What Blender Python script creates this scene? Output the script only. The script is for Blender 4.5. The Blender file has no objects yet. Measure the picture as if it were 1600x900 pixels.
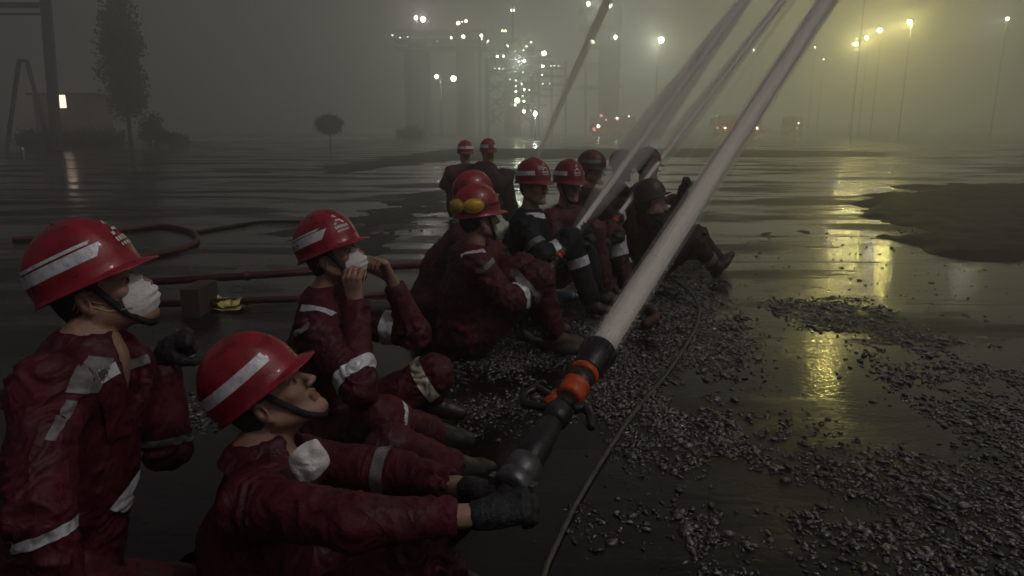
import bpy, bmesh, math, random
import numpy as np
from mathutils import Vector, noise as mnoise

random.seed(7); rng = np.random.default_rng(11)
S = bpy.context.scene
COL = S.collection
rad = math.radians

# ------------------------------------------------------------------ camera
CAM_H, FPX, PITCH = 1.30, 1100.0, rad(12.8)
cam_d = bpy.data.cameras.new('camera'); cam = bpy.data.objects.new('camera', cam_d); COL.objects.link(cam)
cam.location = (0, 0, CAM_H); cam.rotation_euler = (rad(90) - PITCH, 0, 0)
cam_d.sensor_width = 36.0; cam_d.lens = 36.0 * FPX / 1600.0
cam_d.clip_start = 0.05; cam_d.clip_end = 3000
S.camera = cam
FWD = np.array([0, math.cos(PITCH), -math.sin(PITCH)]); DWN = np.array([0, -math.sin(PITCH), -math.cos(PITCH)])
def W(px, py, d):
    """real point seen at photo pixel (px,py) at depth d metres"""
    return np.array([0, 0, CAM_H]) + d * FWD + np.array([1.0, 0, 0]) * ((px - 800) / FPX * d) + DWN * ((py - 450) / FPX * d)
def G(px, py, z=0.0):
    r = FWD + np.array([1.0, 0, 0]) * ((px - 800) / FPX) + DWN * ((py - 450) / FPX)
    t = (z - CAM_H) / r[2]
    return np.array([0, 0, CAM_H]) + r * t

# ------------------------------------------------------------------ world, light, exposure
wd = bpy.data.worlds.new('World'); S.world = wd; wd.use_nodes = True
wn, wl = wd.node_tree.nodes, wd.node_tree.links
wn.clear()
SUN_EL, SUN_AZ = rad(52), rad(122)       # high soft light from behind the viewer's right shoulder
wo = wn.new('ShaderNodeOutputWorld')
sky = wn.new('ShaderNodeTexSky'); sky.sky_type = 'NISHITA'; sky.sun_disc = False
sky.sun_elevation = SUN_EL; sky.sun_rotation = SUN_AZ
bgs = wn.new('ShaderNodeBackground'); bgs.inputs[1].default_value = 0.0003
wl.new(sky.outputs[0], bgs.inputs[0])
tc = wn.new('ShaderNodeTexCoord')
def wmath(op, a, b=None, c=None):
    n = wn.new('ShaderNodeMath'); n.operation = op
    for i, v in enumerate((a, b, c)):
        if v is None: continue
        if isinstance(v, (int, float)): n.inputs[i].default_value = v
        else: wl.new(v, n.inputs[i])
    return n.outputs[0]
nrm = wn.new('ShaderNodeVectorMath'); nrm.operation = 'NORMALIZE'; wl.new(tc.outputs['Generated'], nrm.inputs[0])
sep = wn.new('ShaderNodeSeparateXYZ'); wl.new(nrm.outputs[0], sep.inputs[0])
GLOW_AZ = rad(23)
# lamp-lit smoke over the plant: brightest round GLOW_AZ, dying with height
az = wmath('ARCTAN2', sep.outputs[0], sep.outputs[1])
da = wmath('SUBTRACT', az, GLOW_AZ)
side = wmath('EXPONENT', wmath('MULTIPLY', wmath('MULTIPLY', da, da), -6.3))
elev = wmath('EXPONENT', wmath('MULTIPLY', wmath('MAXIMUM', sep.outputs[2], 0.0), -7.5))
amt = wmath('MULTIPLY', side, elev)
wr = wn.new('ShaderNodeMix'); wr.data_type = 'RGBA'
wr.inputs[6].default_value = (0.0048, 0.0035, 0.0050, 1); wr.inputs[7].default_value = (0.268, 0.285, 0.265, 1)
wl.new(amt, wr.inputs[0])
bgg = wn.new('ShaderNodeBackground'); wl.new(wr.outputs[2], bgg.inputs[0]); bgg.inputs[1].default_value = 6.8
wa = wn.new('ShaderNodeAddShader'); wl.new(bgs.outputs[0], wa.inputs[0]); wl.new(bgg.outputs[0], wa.inputs[1]); wl.new(wa.outputs[0], wo.inputs[0])

sd = bpy.data.lights.new('sun', 'SUN'); sd.energy = 0.70; sd.angle = rad(5); sd.color = (1.0, 0.94, 0.92)
so = bpy.data.objects.new('sun', sd); COL.objects.link(so)
sdir = Vector((math.sin(SUN_AZ) * math.cos(SUN_EL), math.cos(SUN_AZ) * math.cos(SUN_EL), math.sin(SUN_EL)))
so.rotation_euler = sdir.to_track_quat('Z', 'Y').to_euler()

S.view_settings.view_transform = 'Standard'; S.view_settings.look = 'None'
S.view_settings.exposure = 0.3; S.view_settings.gamma = 1.0; S.view_settings.use_curve_mapping = False
cy = S.cycles
cy.use_denoising = True
try: cy.denoiser = 'OPENIMAGEDENOISE'
except Exception: pass
cy.max_bounces = 6; cy.diffuse_bounces = 2; cy.glossy_bounces = 3; cy.transmission_bounces = 3; cy.volume_bounces = 3
cy.transparent_max_bounces = 12; cy.sample_clamp_indirect = 2.0; cy.caustics_reflective = False; cy.caustics_refractive = False

# ------------------------------------------------------------------ object helpers
def tag(o, label=None, cat=None, group=None, kind=None):
    if label: o['label'] = label
    if cat: o['category'] = cat
    if group: o['group'] = group
    if kind: o['kind'] = kind
    return o
def smooth(me):
    me.polygons.foreach_set('use_smooth', [True] * len(me.polygons)); me.update()
def mesh_obj(name, verts, faces, mat, parent=None, sm=True, org=None):
    me = bpy.data.meshes.new(name)
    V = np.asarray(verts, dtype=float)
    if org is None:
        org = V.mean(0) if parent is None and len(V) else np.zeros(3)
        if parent is None and len(V): org[2] = V[:, 2].min()
    V = V - np.asarray(org)
    if parent is not None: V = V - np.array(parent_org(parent))
    me.from_pydata(V.tolist(), [], [list(map(int, f)) for f in faces]); me.validate()
    if sm and len(me.polygons): smooth(me)
    for m in (mat if isinstance(mat, (list, tuple)) else [mat]): me.materials.append(m)
    o = bpy.data.objects.new(name, me); COL.objects.link(o)
    if parent is not None: o.parent = parent
    o.location = org
    return o
def parent_org(p):
    v = np.zeros(3)
    while p is not None:
        v += np.array(p.location[:]); p = p.parent
    return v
def empty(name, loc):
    o = bpy.data.objects.new(name, None); COL.objects.link(o); o.location = tuple(loc); o.empty_display_size = 0.1
    return o
class MB:
    def __init__(s): s.v = []; s.f = []
    def add(s, V, F):
        n = len(s.v); s.v.extend([tuple(p) for p in V]); s.f.extend([tuple(i + n for i in f) for f in F]); return s
    def box(s, c, h, ax=None):
        c = np.array(c, float); h = np.array(h, float)
        A = np.eye(3) if ax is None else np.array(ax, float)
        V = [c + A[0] * h[0] * i + A[1] * h[1] * j + A[2] * h[2] * k for i in (-1, 1) for j in (-1, 1) for k in (-1, 1)]
        return s.add(V, [(0, 1, 3, 2), (4, 6, 7, 5), (0, 4, 5, 1), (2, 3, 7, 6), (0, 2, 6, 4), (1, 5, 7, 3)])
    def bar(s, a, b, w, d=None):
        a = np.array(a, float); b = np.array(b, float); L = np.linalg.norm(b - a); z = (b - a) / L
        x = np.cross(z, [0, 0, 1]); x = np.array([1.0, 0, 0]) if np.linalg.norm(x) < 1e-3 else x / np.linalg.norm(x)
        return s.box((a + b) / 2, (w, d or w, L / 2), (x, np.cross(z, x), z))
    def tube(s, pts, r, n=10, cap=True, flat=1.0, nrm=None):
        pts = [np.array(p, float) for p in pts]; m = len(pts)
        rr = [r] * m if np.isscalar(r) else list(r)
        V = []; up = None
        for i in range(m):
            t = pts[min(i + 1, m - 1)] - pts[max(i - 1, 0)]; t = t / (np.linalg.norm(t) + 1e-12)
            if up is None:
                up = np.array(nrm if nrm is not None else ([0, 0, 1] if abs(t[2]) < .9 else [1, 0, 0]), float)
            if nrm is not None: up = np.array(nrm, float)
            x = np.cross(t, up); x /= np.linalg.norm(x) + 1e-12; y = np.cross(x, t); up = y
            for k in range(n):
                a = 2 * math.pi * k / n
                V.append(pts[i] + rr[i] * (math.cos(a) * x + math.sin(a) * y * flat))
        F = [(i * n + k, (i + 1) * n + k, (i + 1) * n + (k + 1) % n, i * n + (k + 1) % n) for i in range(m - 1) for k in range(n)]
        if cap: F += [tuple(range(n)), tuple(reversed(range((m - 1) * n, m * n)))]
        return s.add(V, F)
    def build(s, name, mat, parent=None, sm=False, org=None): return mesh_obj(name, s.v, s.f, mat, parent, sm, org)
def spline(P, n=8):
    P = [np.array(p, float) for p in P]; Q = [2 * P[0] - P[1]] + P + [2 * P[-1] - P[-2]]; out = []
    for i in range(1, len(Q) - 2):
        for k in range(n):
            t = k / n; a, b, c, d = Q[i - 1:i + 3]
            out.append(.5 * (2 * b + (c - a) * t + (2 * a - 5 * b + 4 * c - d) * t * t + (3 * b - 3 * c + d - a) * t ** 3))
    out.append(P[-1]); return out

# ------------------------------------------------------------------ materials
def pbr(name, col, rough=.6, metal=0., var=.25, vs=14., bump=.0, bs=60., spec=.5, emit=None, es=0., rv=.1, coat=0., sheen=0., subs=0.):
    m = bpy.data.materials.new(name); m.use_nodes = True; nt = m.node_tree; N, L = nt.nodes, nt.links
    b = N['Principled BSDF']; b.inputs['Metallic'].default_value = metal
    b.inputs['Specular IOR Level'].default_value = spec; b.inputs['Coat Weight'].default_value = coat
    b.inputs['Coat Roughness'].default_value = .12
    b.inputs['Sheen Weight'].default_value = sheen; b.inputs['Subsurface Weight'].default_value = subs
    b.inputs['Subsurface Scale'].default_value = .01
    t = N.new('ShaderNodeTexCoord'); n = N.new('ShaderNodeTexNoise'); n.inputs['Scale'].default_value = vs; n.inputs['Detail'].default_value = 5
    L.new(t.outputs['Object'], n.inputs['Vector'])
    mx = N.new('ShaderNodeMix'); mx.data_type = 'RGBA'
    c = np.array(col[:3]); mx.inputs[6].default_value = (*np.clip(c * (1 - var), 0, 1), 1); mx.inputs[7].default_value = (*np.clip(c * (1 + var), 0, 1), 1)
    rp = N.new('ShaderNodeMapRange'); rp.inputs[1].default_value = .3; rp.inputs[2].default_value = .7; L.new(n.outputs[0], rp.inputs[0])
    L.new(rp.outputs[0], mx.inputs[0]); L.new(mx.outputs[2], b.inputs['Base Color'])
    rr = N.new('ShaderNodeMapRange'); rr.inputs[1].default_value = .3; rr.inputs[2].default_value = .7
    rr.inputs[3].default_value = max(.02, rough - rv); rr.inputs[4].default_value = min(1, rough + rv); L.new(n.outputs[0], rr.inputs[0]); L.new(rr.outputs[0], b.inputs['Roughness'])
    if bump:
        n2 = N.new('ShaderNodeTexNoise'); n2.inputs['Scale'].default_value = bs; n2.inputs['Detail'].default_value = 4; L.new(t.outputs['Object'], n2.inputs['Vector'])
        bp = N.new('ShaderNodeBump'); bp.inputs['Strength'].default_value = bump; bp.inputs['Distance'].default_value = .01
        L.new(n2.outputs[0], bp.inputs['Height']); L.new(bp.outputs[0], b.inputs['Normal'])
    if emit: b.inputs['Emission Color'].default_value = (*emit, 1); b.inputs['Emission Strength'].default_value = es
    return m
M = dict(
    maroon=pbr('maroon_cloth', (.066, .0031, .0105), .60, var=.4, vs=9, bump=.35, bs=60, spec=.4, rv=.14),
    maroon2=pbr('faded_maroon_cloth', (.085, .009, .015), .7, var=.35, vs=9, bump=.4, bs=60, spec=.3),
    maroon_dark=pbr('dark_maroon_cloth', (.030, .006, .009), .7, var=.35, vs=9, bump=.4, bs=60, spec=.3),  # darker maroon for some of the rear figures
    navy=pbr('dark_navy_cloth', (.012, .013, .02), .75, var=.3, vs=9, bump=.5, bs=45, spec=.3),
    red=pbr('red_helmet_shell', (.27, .004, .015), .33, var=.38, vs=16, bump=.16, bs=240, coat=.3, rv=.12),
    red_old=pbr('worn_red_helmet_shell', (.20, .010, .014), .45, var=.3, vs=30, bump=.08, bs=120, coat=.15, rv=.12),
    red_dull=pbr('dull_red_shell', (.075, .014, .014), .5, var=.4, vs=30, bump=.08, bs=120),  # duller, browner red for some helmets farther back
    helmet_dark=pbr('dark_helmet_shell', (.025, .018, .018), .5, var=.4, vs=30),  # near-black shell for a single helmet
    inner=pbr('helmet_liner', (.02, .02, .022), .8),
    silver=pbr('reflective_tape', (.66, .67, .71), .38, metal=.15, var=.22, vs=55, bump=.25, bs=90, rv=.15),
    silver_dirty=pbr('dirty_reflective_tape', (.17, .155, .165), .5, var=.45, vs=30, bump=.25, bs=90),
    cream=pbr('cream_reflective_tape', (.62, .56, .42), .45, var=.35, vs=40, bump=.25, bs=90),
    white=pbr('white_print', (.72, .70, .68), .5, var=.1, vs=60),
    dark=pbr('dark_print', (.03, .03, .045), .6),
    skin=pbr('skin', (.34, .20, .14), .46, var=.22, vs=28, bump=.2, bs=260, subs=.12, rv=.08),
    hair=pbr('black_hair', (.008, .007, .007), .55, var=.4, vs=150, bump=.8, bs=260),
    maskw=pbr('white_mask_fabric', (.78, .74, .72), .85, var=.08, vs=70, bump=.3, bs=160),
    strap=pbr('black_webbing', (.012, .011, .012), .75, bump=.4, bs=300),
    elastic=pbr('yellow_elastic', (.55, .42, .2), .7),
    glove=pbr('black_glove', (.012, .012, .015), .6, var=.4, vs=40, bump=.5, bs=120),
    boot=pbr('dark_rubber_boot', (.02, .017, .016), .4, var=.4, vs=25, bump=.3, bs=60),
    boot_brown=pbr('brown_boot', (.10, .055, .04), .55, var=.4, vs=25, bump=.3, bs=60),
    eyew=pbr('eye_white', (.10, .08, .07), .3), eyeb=pbr('eye_dark', (.01, .008, .007), .15),
    lip=pbr('lip', (.20, .07, .055), .45),
    yellow=pbr('yellow_plastic', (.62, .40, .02), .35, var=.2),
    lens=pbr('goggle_lens', (.45, .33, .05), .12, var=.3, vs=40, coat=.6),
    blk=pbr('black_hard_plastic', (.012, .012, .013), .38, var=.4, vs=30, bump=.15, bs=90),
    orange=pbr('orange_anodised', (.50, .065, .010), .45, var=.25, vs=40, bump=.1, bs=120),
    alloy=pbr('grey_alloy', (.12, .12, .125), .42, metal=.6, var=.3, vs=30, bump=.2),
    hose=pbr('pale_hose_jacket', (.085, .082, .065), .6, var=.4, vs=40, bump=.5, bs=300),
    hosered=pbr('red_hose_jacket', (.07, .010, .010), .6, var=.4, vs=20, bump=.4, bs=200),
    hosedark=pbr('dark_hose_jacket', (.010, .009, .009), .6, var=.4, vs=20, bump=.4, bs=200),
    pipe=pbr('red_pipe_paint', (.06, .008, .009), .45, var=.45, vs=12, bump=.2),
    wood=pbr('brown_timber', (.05, .032, .02), .8, var=.4, vs=8, bump=.6, bs=30),
    foil=pbr('yellow_film', (.55, .50, .15), .25, var=.3, vs=30, coat=.5),
    steel=pbr('dark_steelwork', (.045, .045, .045), .6, var=.4, vs=1, bump=.3, bs=6),
    concrete=pbr('pale_post', (.30, .30, .29), .8, var=.3, vs=4, bump=.4, bs=20),
    tankm=pbr('painted_vessel', (.16, .16, .15), .5, var=.3, vs=.6, bump=.2, bs=3),
    leaf=pbr('leaf', (.022, .028, .016), .6, var=.5, vs=3), bark=pbr('bark', (.05, .035, .025), .9, bump=.8, bs=30),
    stone=pbr('wet_gravel', (.036, .034, .031), .2, var=.8, vs=38, bump=.5, bs=120, rv=.12, spec=.9, coat=.8),
    stone_glint=pbr('pale_glint_chip', (.15, .143, .132), .22, var=.5, vs=38, bump=.4, bs=120, rv=.1, spec=.9, coat=.6),  # paler base colour on random chips stands in for wet glints
    truck=pbr('fire_engine_paint', (.35, .02, .02), .35, coat=.5), glass=pbr('dark_glass', (.01, .012, .014), .08),
    rubber=pbr('tyre_rubber', (.012, .012, .012), .8),
    cap=pbr('blue_bottle_plastic', (.25, .40, .50), .3, var=.3, vs=60),
    wallp=pbr('cabin_wall', (.12, .10, .10), .8, var=.3, vs=2),
)
for k_ in ('maroon', 'maroon2', 'maroon_dark', 'navy'):       # woven cloth: sharp creases over the soft folds
    nt = M[k_].node_tree; N, L = nt.nodes, nt.links; b = N['Principled BSDF']; old = b.inputs['Normal'].links[0].from_node
    t = N.new('ShaderNodeTexCoord'); n = N.new('ShaderNodeTexNoise'); n.inputs['Scale'].default_value = 6.5; n.inputs['Detail'].default_value = 3; n.inputs['Distortion'].default_value = 1.1; n.inputs['Roughness'].default_value = .45
    mpn = N.new('ShaderNodeMapping'); mpn.inputs['Scale'].default_value = (1.3, 1.3, .8); mpn.inputs['Rotation'].default_value = (.5, .4, .3); L.new(t.outputs['Object'], mpn.inputs[0]); L.new(mpn.outputs[0], n.inputs['Vector'])
    a1 = N.new('ShaderNodeMath'); a1.operation = 'SUBTRACT'; a1.inputs[1].default_value = .5; L.new(n.outputs[0], a1.inputs[0])
    a2 = N.new('ShaderNodeMath'); a2.operation = 'ABSOLUTE'; L.new(a1.outputs[0], a2.inputs[0])
    a3 = N.new('ShaderNodeMath'); a3.operation = 'POWER'; a3.inputs[1].default_value = .55; L.new(a2.outputs[0], a3.inputs[0])
    bb = N.new('ShaderNodeBump'); bb.inputs['Strength'].default_value = .5; bb.inputs['Distance'].default_value = .022; bb.invert = True
    L.new(a3.outputs[0], bb.inputs['Height']); L.new(old.outputs[0], bb.inputs['Normal']); L.new(bb.outputs[0], b.inputs['Normal'])
def emis(name, col, s):
    m = bpy.data.materials.new(name); m.use_nodes = True; N, L = m.node_tree.nodes, m.node_tree.links
    N.clear(); e = N.new('ShaderNodeEmission'); o = N.new('ShaderNodeOutputMaterial'); e.inputs[0].default_value = (*col, 1); e.inputs[1].default_value = s
    L.new(e.outputs[0], o.inputs[0]); return m
E = dict(white=emis('lamp_white', (1, .95, .85), 42), warm=emis('lamp_warm', (1, .80, .50), 34), green=emis('lamp_greenish', (.80, 1, .50), 30),
         yellow=emis('lamp_sodium', (1, .84, .22), 850), flood=emis('lamp_flood', (1, .93, 1.0), 200), red=emis('lamp_red', (1, .42, .30), 3.2),
         window=emis('lit_window', (1, .72, .56), 3.6), dim=emis('lamp_dim', (.95, 1, .8), 11), lamp3=emis('lamp_mast', (1, 1, .62), 200))

# ------------------------------------------------------------------ haze
HAZE_D = 0.017
hm = bpy.data.materials.new('haze_air'); hm.use_nodes = True; N, L = hm.node_tree.nodes, hm.node_tree.links; N.clear()
ho = N.new('ShaderNodeOutputMaterial'); pv = N.new('ShaderNodeVolumePrincipled')
pv.inputs['Color'].default_value = (.90, .92, .88, 1); pv.inputs['Density'].default_value = HAZE_D; pv.inputs['Anisotropy'].default_value = 0.72
L.new(pv.outputs[0], ho.inputs['Volume'])
hz = MB().box((0, 110, 24.5), (220, 160, 25.5)).build('haze', hm); tag(hz, 'thin smoky night air hanging over the whole site', 'haze', kind='stuff')

# ------------------------------------------------------------------ ground
def ground_mat():
    m = bpy.data.materials.new('flooded_yard'); m.use_nodes = True; N, L = m.node_tree.nodes, m.node_tree.links
    b = N['Principled BSDF']; t = N.new('ShaderNodeTexCoord')
    def noise(sc, vec, det=4, rough=.5):
        n = N.new('ShaderNodeTexNoise'); n.inputs['Scale'].default_value = sc; n.inputs['Detail'].default_value = det; n.inputs['Roughness'].default_value = rough; L.new(vec, n.inputs['Vector']); return n.outputs[0]
    def mp(sc, rot=0):
        n = N.new('ShaderNodeMapping'); n.inputs['Scale'].default_value = sc; n.inputs['Rotation'].default_value = (0, 0, rot); L.new(t.outputs['Object'], n.inputs[0]); return n.outputs[0]
    def mr(v, a, bb, c=0, d=1, st=True):
        n = N.new('ShaderNodeMapRange'); n.inputs[1].default_value = a; n.inputs[2].default_value = bb; n.inputs[3].default_value = c; n.inputs[4].default_value = d
        if st: n.interpolation_type = 'SMOOTHSTEP'
        L.new(v, n.inputs[0]); return n.outputs[0]
    def mth(op, a, bb):
        n = N.new('ShaderNodeMath'); n.operation = op
        for i, v in enumerate((a, bb)):
            if isinstance(v, (int, float)): n.inputs[i].default_value = v
            else: L.new(v, n.inputs[i])
        return n.outputs[0]
    damp = mr(noise(.55, mp((.45, 1.1, 1), .12), 6, .6), .47, .60)         # 1 = bare rough concrete, 0 = standing water
    band = mr(noise(.9, mp((.10, 1.0, 1), .05), 5, .65), .56, .66)          # long silt ridges across the yard
    dry = mth('MULTIPLY', mth('MAXIMUM', damp, band), .8)
    mx = N.new('ShaderNodeMix'); mx.data_type = 'RGBA'; L.new(dry, mx.inputs[0]); mx.inputs[6].default_value = (.010, .009, .0085, 1); mx.inputs[7].default_value = (.026, .024, .022, 1)
    L.new(mx.outputs[2], b.inputs['Base Color'])
    L.new(mr(dry, 0, .8, .11, .50, False), b.inputs['Roughness'])
    rip = mth('ADD', mth('MULTIPLY', noise(7, mp((.7, 1.3, 1), -.2), 3, .6), .0020), mth('MULTIPLY', noise(34, mp((.8, 1.2, 1), .3), 2, .5), .0014)); fine = noise(42, mp((1, 1, 1)), 4, .6)
    h = mth('ADD', rip, mth('MULTIPLY', mth('MULTIPLY', fine, dry), .006))
    bp = N.new('ShaderNodeBump'); bp.inputs['Strength'].default_value = 1; bp.inputs['Distance'].default_value = 1; L.new(h, bp.inputs['Height']); L.new(bp.outputs[0], b.inputs['Normal'])
    b.inputs['IOR'].default_value = 1.36
    return m
def grid_sheet(name, x0, x1, y0, y1, z, mat):
    return tag(mesh_obj(name, [(x0, y0, z), (x1, y0, z), (x1, y1, z), (x0, y1, z)], [(0, 1, 2, 3)], mat, sm=False, org=(0, 0, 0)), kind='structure')
gnd = grid_sheet('ground', -1500, 1500, -40, 2500, 0, ground_mat()); gnd['label'] = 'flooded dark concrete yard under a skin of water'

def in_poly(x, y, poly):
    c = np.zeros(len(x), bool); j = len(poly) - 1
    for i in range(len(poly)):
        xi, yi = poly[i]; xj, yj = poly[j]
        cond = ((yi > y) != (yj > y)) & (x < (xj - xi) * (y - yi) / (yj - yi + 1e-12) + xi)
        c ^= cond; j = i
    return c
def fbm(x, y, s, seed=0):
    return np.array([mnoise.fractal(Vector((a * s, b * s, seed)), 1.0, 2.0, 4) for a, b in zip(x, y)])

# ------------------------------------------------------------------ implicit surfaces (smooth unions meshed into one continuous skin)
def rcone(P, a, b, r1, r2):
    a = np.asarray(a, float); b = np.asarray(b, float); ba = b - a; L2 = ba @ ba + 1e-12
    X = P[0] - a[0]; Y = P[1] - a[1]; Z = P[2] - a[2]
    t = np.clip((X * ba[0] + Y * ba[1] + Z * ba[2]) / L2, 0, 1)
    return np.sqrt((X - t * ba[0]) ** 2 + (Y - t * ba[1]) ** 2 + (Z - t * ba[2]) ** 2) - (r1 + (r2 - r1) * t)
def ellip(P, c, R, A):
    X = P[0] - c[0]; Y = P[1] - c[1]; Z = P[2] - c[2]; q = 0; g = 0
    for i in range(3):
        u = X * A[i][0] + Y * A[i][1] + Z * A[i][2]; q = q + (u / R[i]) ** 2; g = g + (u / R[i] ** 2) ** 2
    k0 = np.sqrt(q); k1 = np.sqrt(g) + 1e-9
    return k0 * (k0 - 1.0) / k1
class Field:
    def __init__(s): s.p = []
    def cone(s, a, b, r1, r2, k=.02, op='u'):
        a = np.array(a, float); b = np.array(b, float); r = max(r1, r2)
        s.p.append((lambda P: rcone(P, a, b, r1, r2), np.minimum(a, b) - r, np.maximum(a, b) + r, k, op)); return s
    def ell(s, c, R, A=np.eye(3), k=.02, op='u'):
        c = np.array(c, float); r = max(R)
        s.p.append((lambda P: ellip(P, c, R, A), c - r, c + r, k, op)); return s
    def cut(s, pt, n, k=.004):
        """keep the side opposite to n"""
        pt = np.array(pt, float); n = np.array(n, float) / np.linalg.norm(n)
        s.p.append((lambda P: -((P[0] - pt[0]) * n[0] + (P[1] - pt[1]) * n[1] + (P[2] - pt[2]) * n[2]), np.full(3, -1e9), np.full(3, 1e9), k, 's')); return s
    def mesh(s, cell, fine=(), fcell=None):
        us = [q for q in s.p if q[4] == 'u']
        lo = np.min([q[1] for q in us], 0) - cell * 3; hi = np.max([q[2] for q in us], 0) + cell * 3
        ax = []
        for i in range(3):
            t = [lo[i]]
            while t[-1] < hi[i]:
                st = cell
                for (f0, f1) in fine:
                    if f0[i] - cell < t[-1] < f1[i]: st = fcell
                t.append(t[-1] + st)
            ax.append(np.array(t))
        D = np.full([len(a) for a in ax], 1e3)
        for fn, l, h, k, op in s.p:
            m = k + cell * 3
            sl = []
            for i in range(3):
                i0 = max(0, np.searchsorted(ax[i], l[i] - m) - 1); i1 = min(len(ax[i]), np.searchsorted(ax[i], h[i] + m) + 1); sl.append(slice(i0, i1))
            sl = tuple(sl)
            if any(q.stop <= q.start for q in sl): continue
            P = (ax[0][sl[0]][:, None, None], ax[1][sl[1]][None, :, None], ax[2][sl[2]][None, None, :])
            d = fn(P); e = D[sl]
            if op == 'u':
                hh = np.clip(.5 + .5 * (e - d) / k, 0, 1); D[sl] = e * (1 - hh) + d * hh - k * hh * (1 - hh)
            else:
                nd = -d; hh = np.clip(.5 - .5 * (e - nd) / k, 0, 1); D[sl] = e * (1 - hh) + nd * hh + k * hh * (1 - hh)
        return nets(D, ax)
def nets(D, ax):
    ins = D < 0; nx, ny, nz = D.shape
    c = ins[:-1, :-1, :-1].astype(np.int8).copy()
    n = np.zeros((nx - 1, ny - 1, nz - 1), np.int8)
    for i in (0, 1):
        for j in (0, 1):
            for k in (0, 1): n += ins[i:nx - 1 + i, j:ny - 1 + j, k:nz - 1 + k]
    act = (n > 0) & (n < 8); I, J, K = np.nonzero(act)
    idx = np.full(act.shape, -1, np.int64); idx[I, J, K] = np.arange(len(I))
    acc = np.zeros((len(I), 3)); cnt = np.zeros(len(I))
    cs = [(i, j, k) for i in (0, 1) for j in (0, 1) for k in (0, 1)]
    for a in cs:
        for axn in range(3):
            if a[axn]: continue
            b = list(a); b[axn] = 1
            d0 = D[I + a[0], J + a[1], K + a[2]]; d1 = D[I + b[0], J + b[1], K + b[2]]
            m = (d0 < 0) != (d1 < 0); t = np.where(m, d0 / np.where(m, d0 - d1, 1), 0); t = np.clip(t, .0, 1.)
            p0 = np.stack([ax[0][I + a[0]], ax[1][J + a[1]], ax[2][K + a[2]]], 1); p1 = np.stack([ax[0][I + b[0]], ax[1][J + b[1]], ax[2][K + b[2]]], 1)
            acc += np.where(m[:, None], p0 + t[:, None] * (p1 - p0), 0); cnt += m
    V = acc / np.maximum(cnt, 1)[:, None]
    F = []
    for axn in range(3):
        sl0 = [slice(None)] * 3; sl1 = [slice(None)] * 3; sl0[axn] = slice(0, -1); sl1[axn] = slice(1, None)
        a = ins[tuple(sl0)]; b = ins[tuple(sl1)]; e = np.argwhere(a != b)
        o = [q for q in range(3) if q != axn]
        e = e[(e[:, o[0]] > 0) & (e[:, o[1]] > 0) & (e[:, o[0]] < D.shape[o[0]] - 1) & (e[:, o[1]] < D.shape[o[1]] - 1)]
        if not len(e): continue
        fl = a[e[:, 0], e[:, 1], e[:, 2]]
        if axn == 1: fl = ~fl
        q = []
        for (u, v) in ((1, 1), (0, 1), (0, 0), (1, 0)):
            f = e.copy(); f[:, o[0]] -= u; f[:, o[1]] -= v; q.append(idx[f[:, 0], f[:, 1], f[:, 2]])
        q = np.stack(q, 1); q = np.where(fl[:, None], q, q[:, ::-1])
        F.append(q[(q >= 0).all(1)])
    return V, np.concatenate(F)
def vnormals(V, F):
    d1 = V[F[:, 2]] - V[F[:, 0]]; d2 = V[F[:, 3]] - V[F[:, 1]]; fn = np.cross(d1, d2); N_ = np.zeros_like(V)
    for i in range(4): np.add.at(N_, F[:, i], fn)
    return N_ / (np.linalg.norm(N_, axis=1)[:, None] + 1e-12)
# ------------------------------------------------------------------ people
def unit(v): v = np.array(v, float); return v / (np.linalg.norm(v) + 1e-12)
def frame(F, U=(0, 0, 1)):
    F = unit(F); R = unit(np.cross(F, U)); return R, F, np.cross(R, F)

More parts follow.
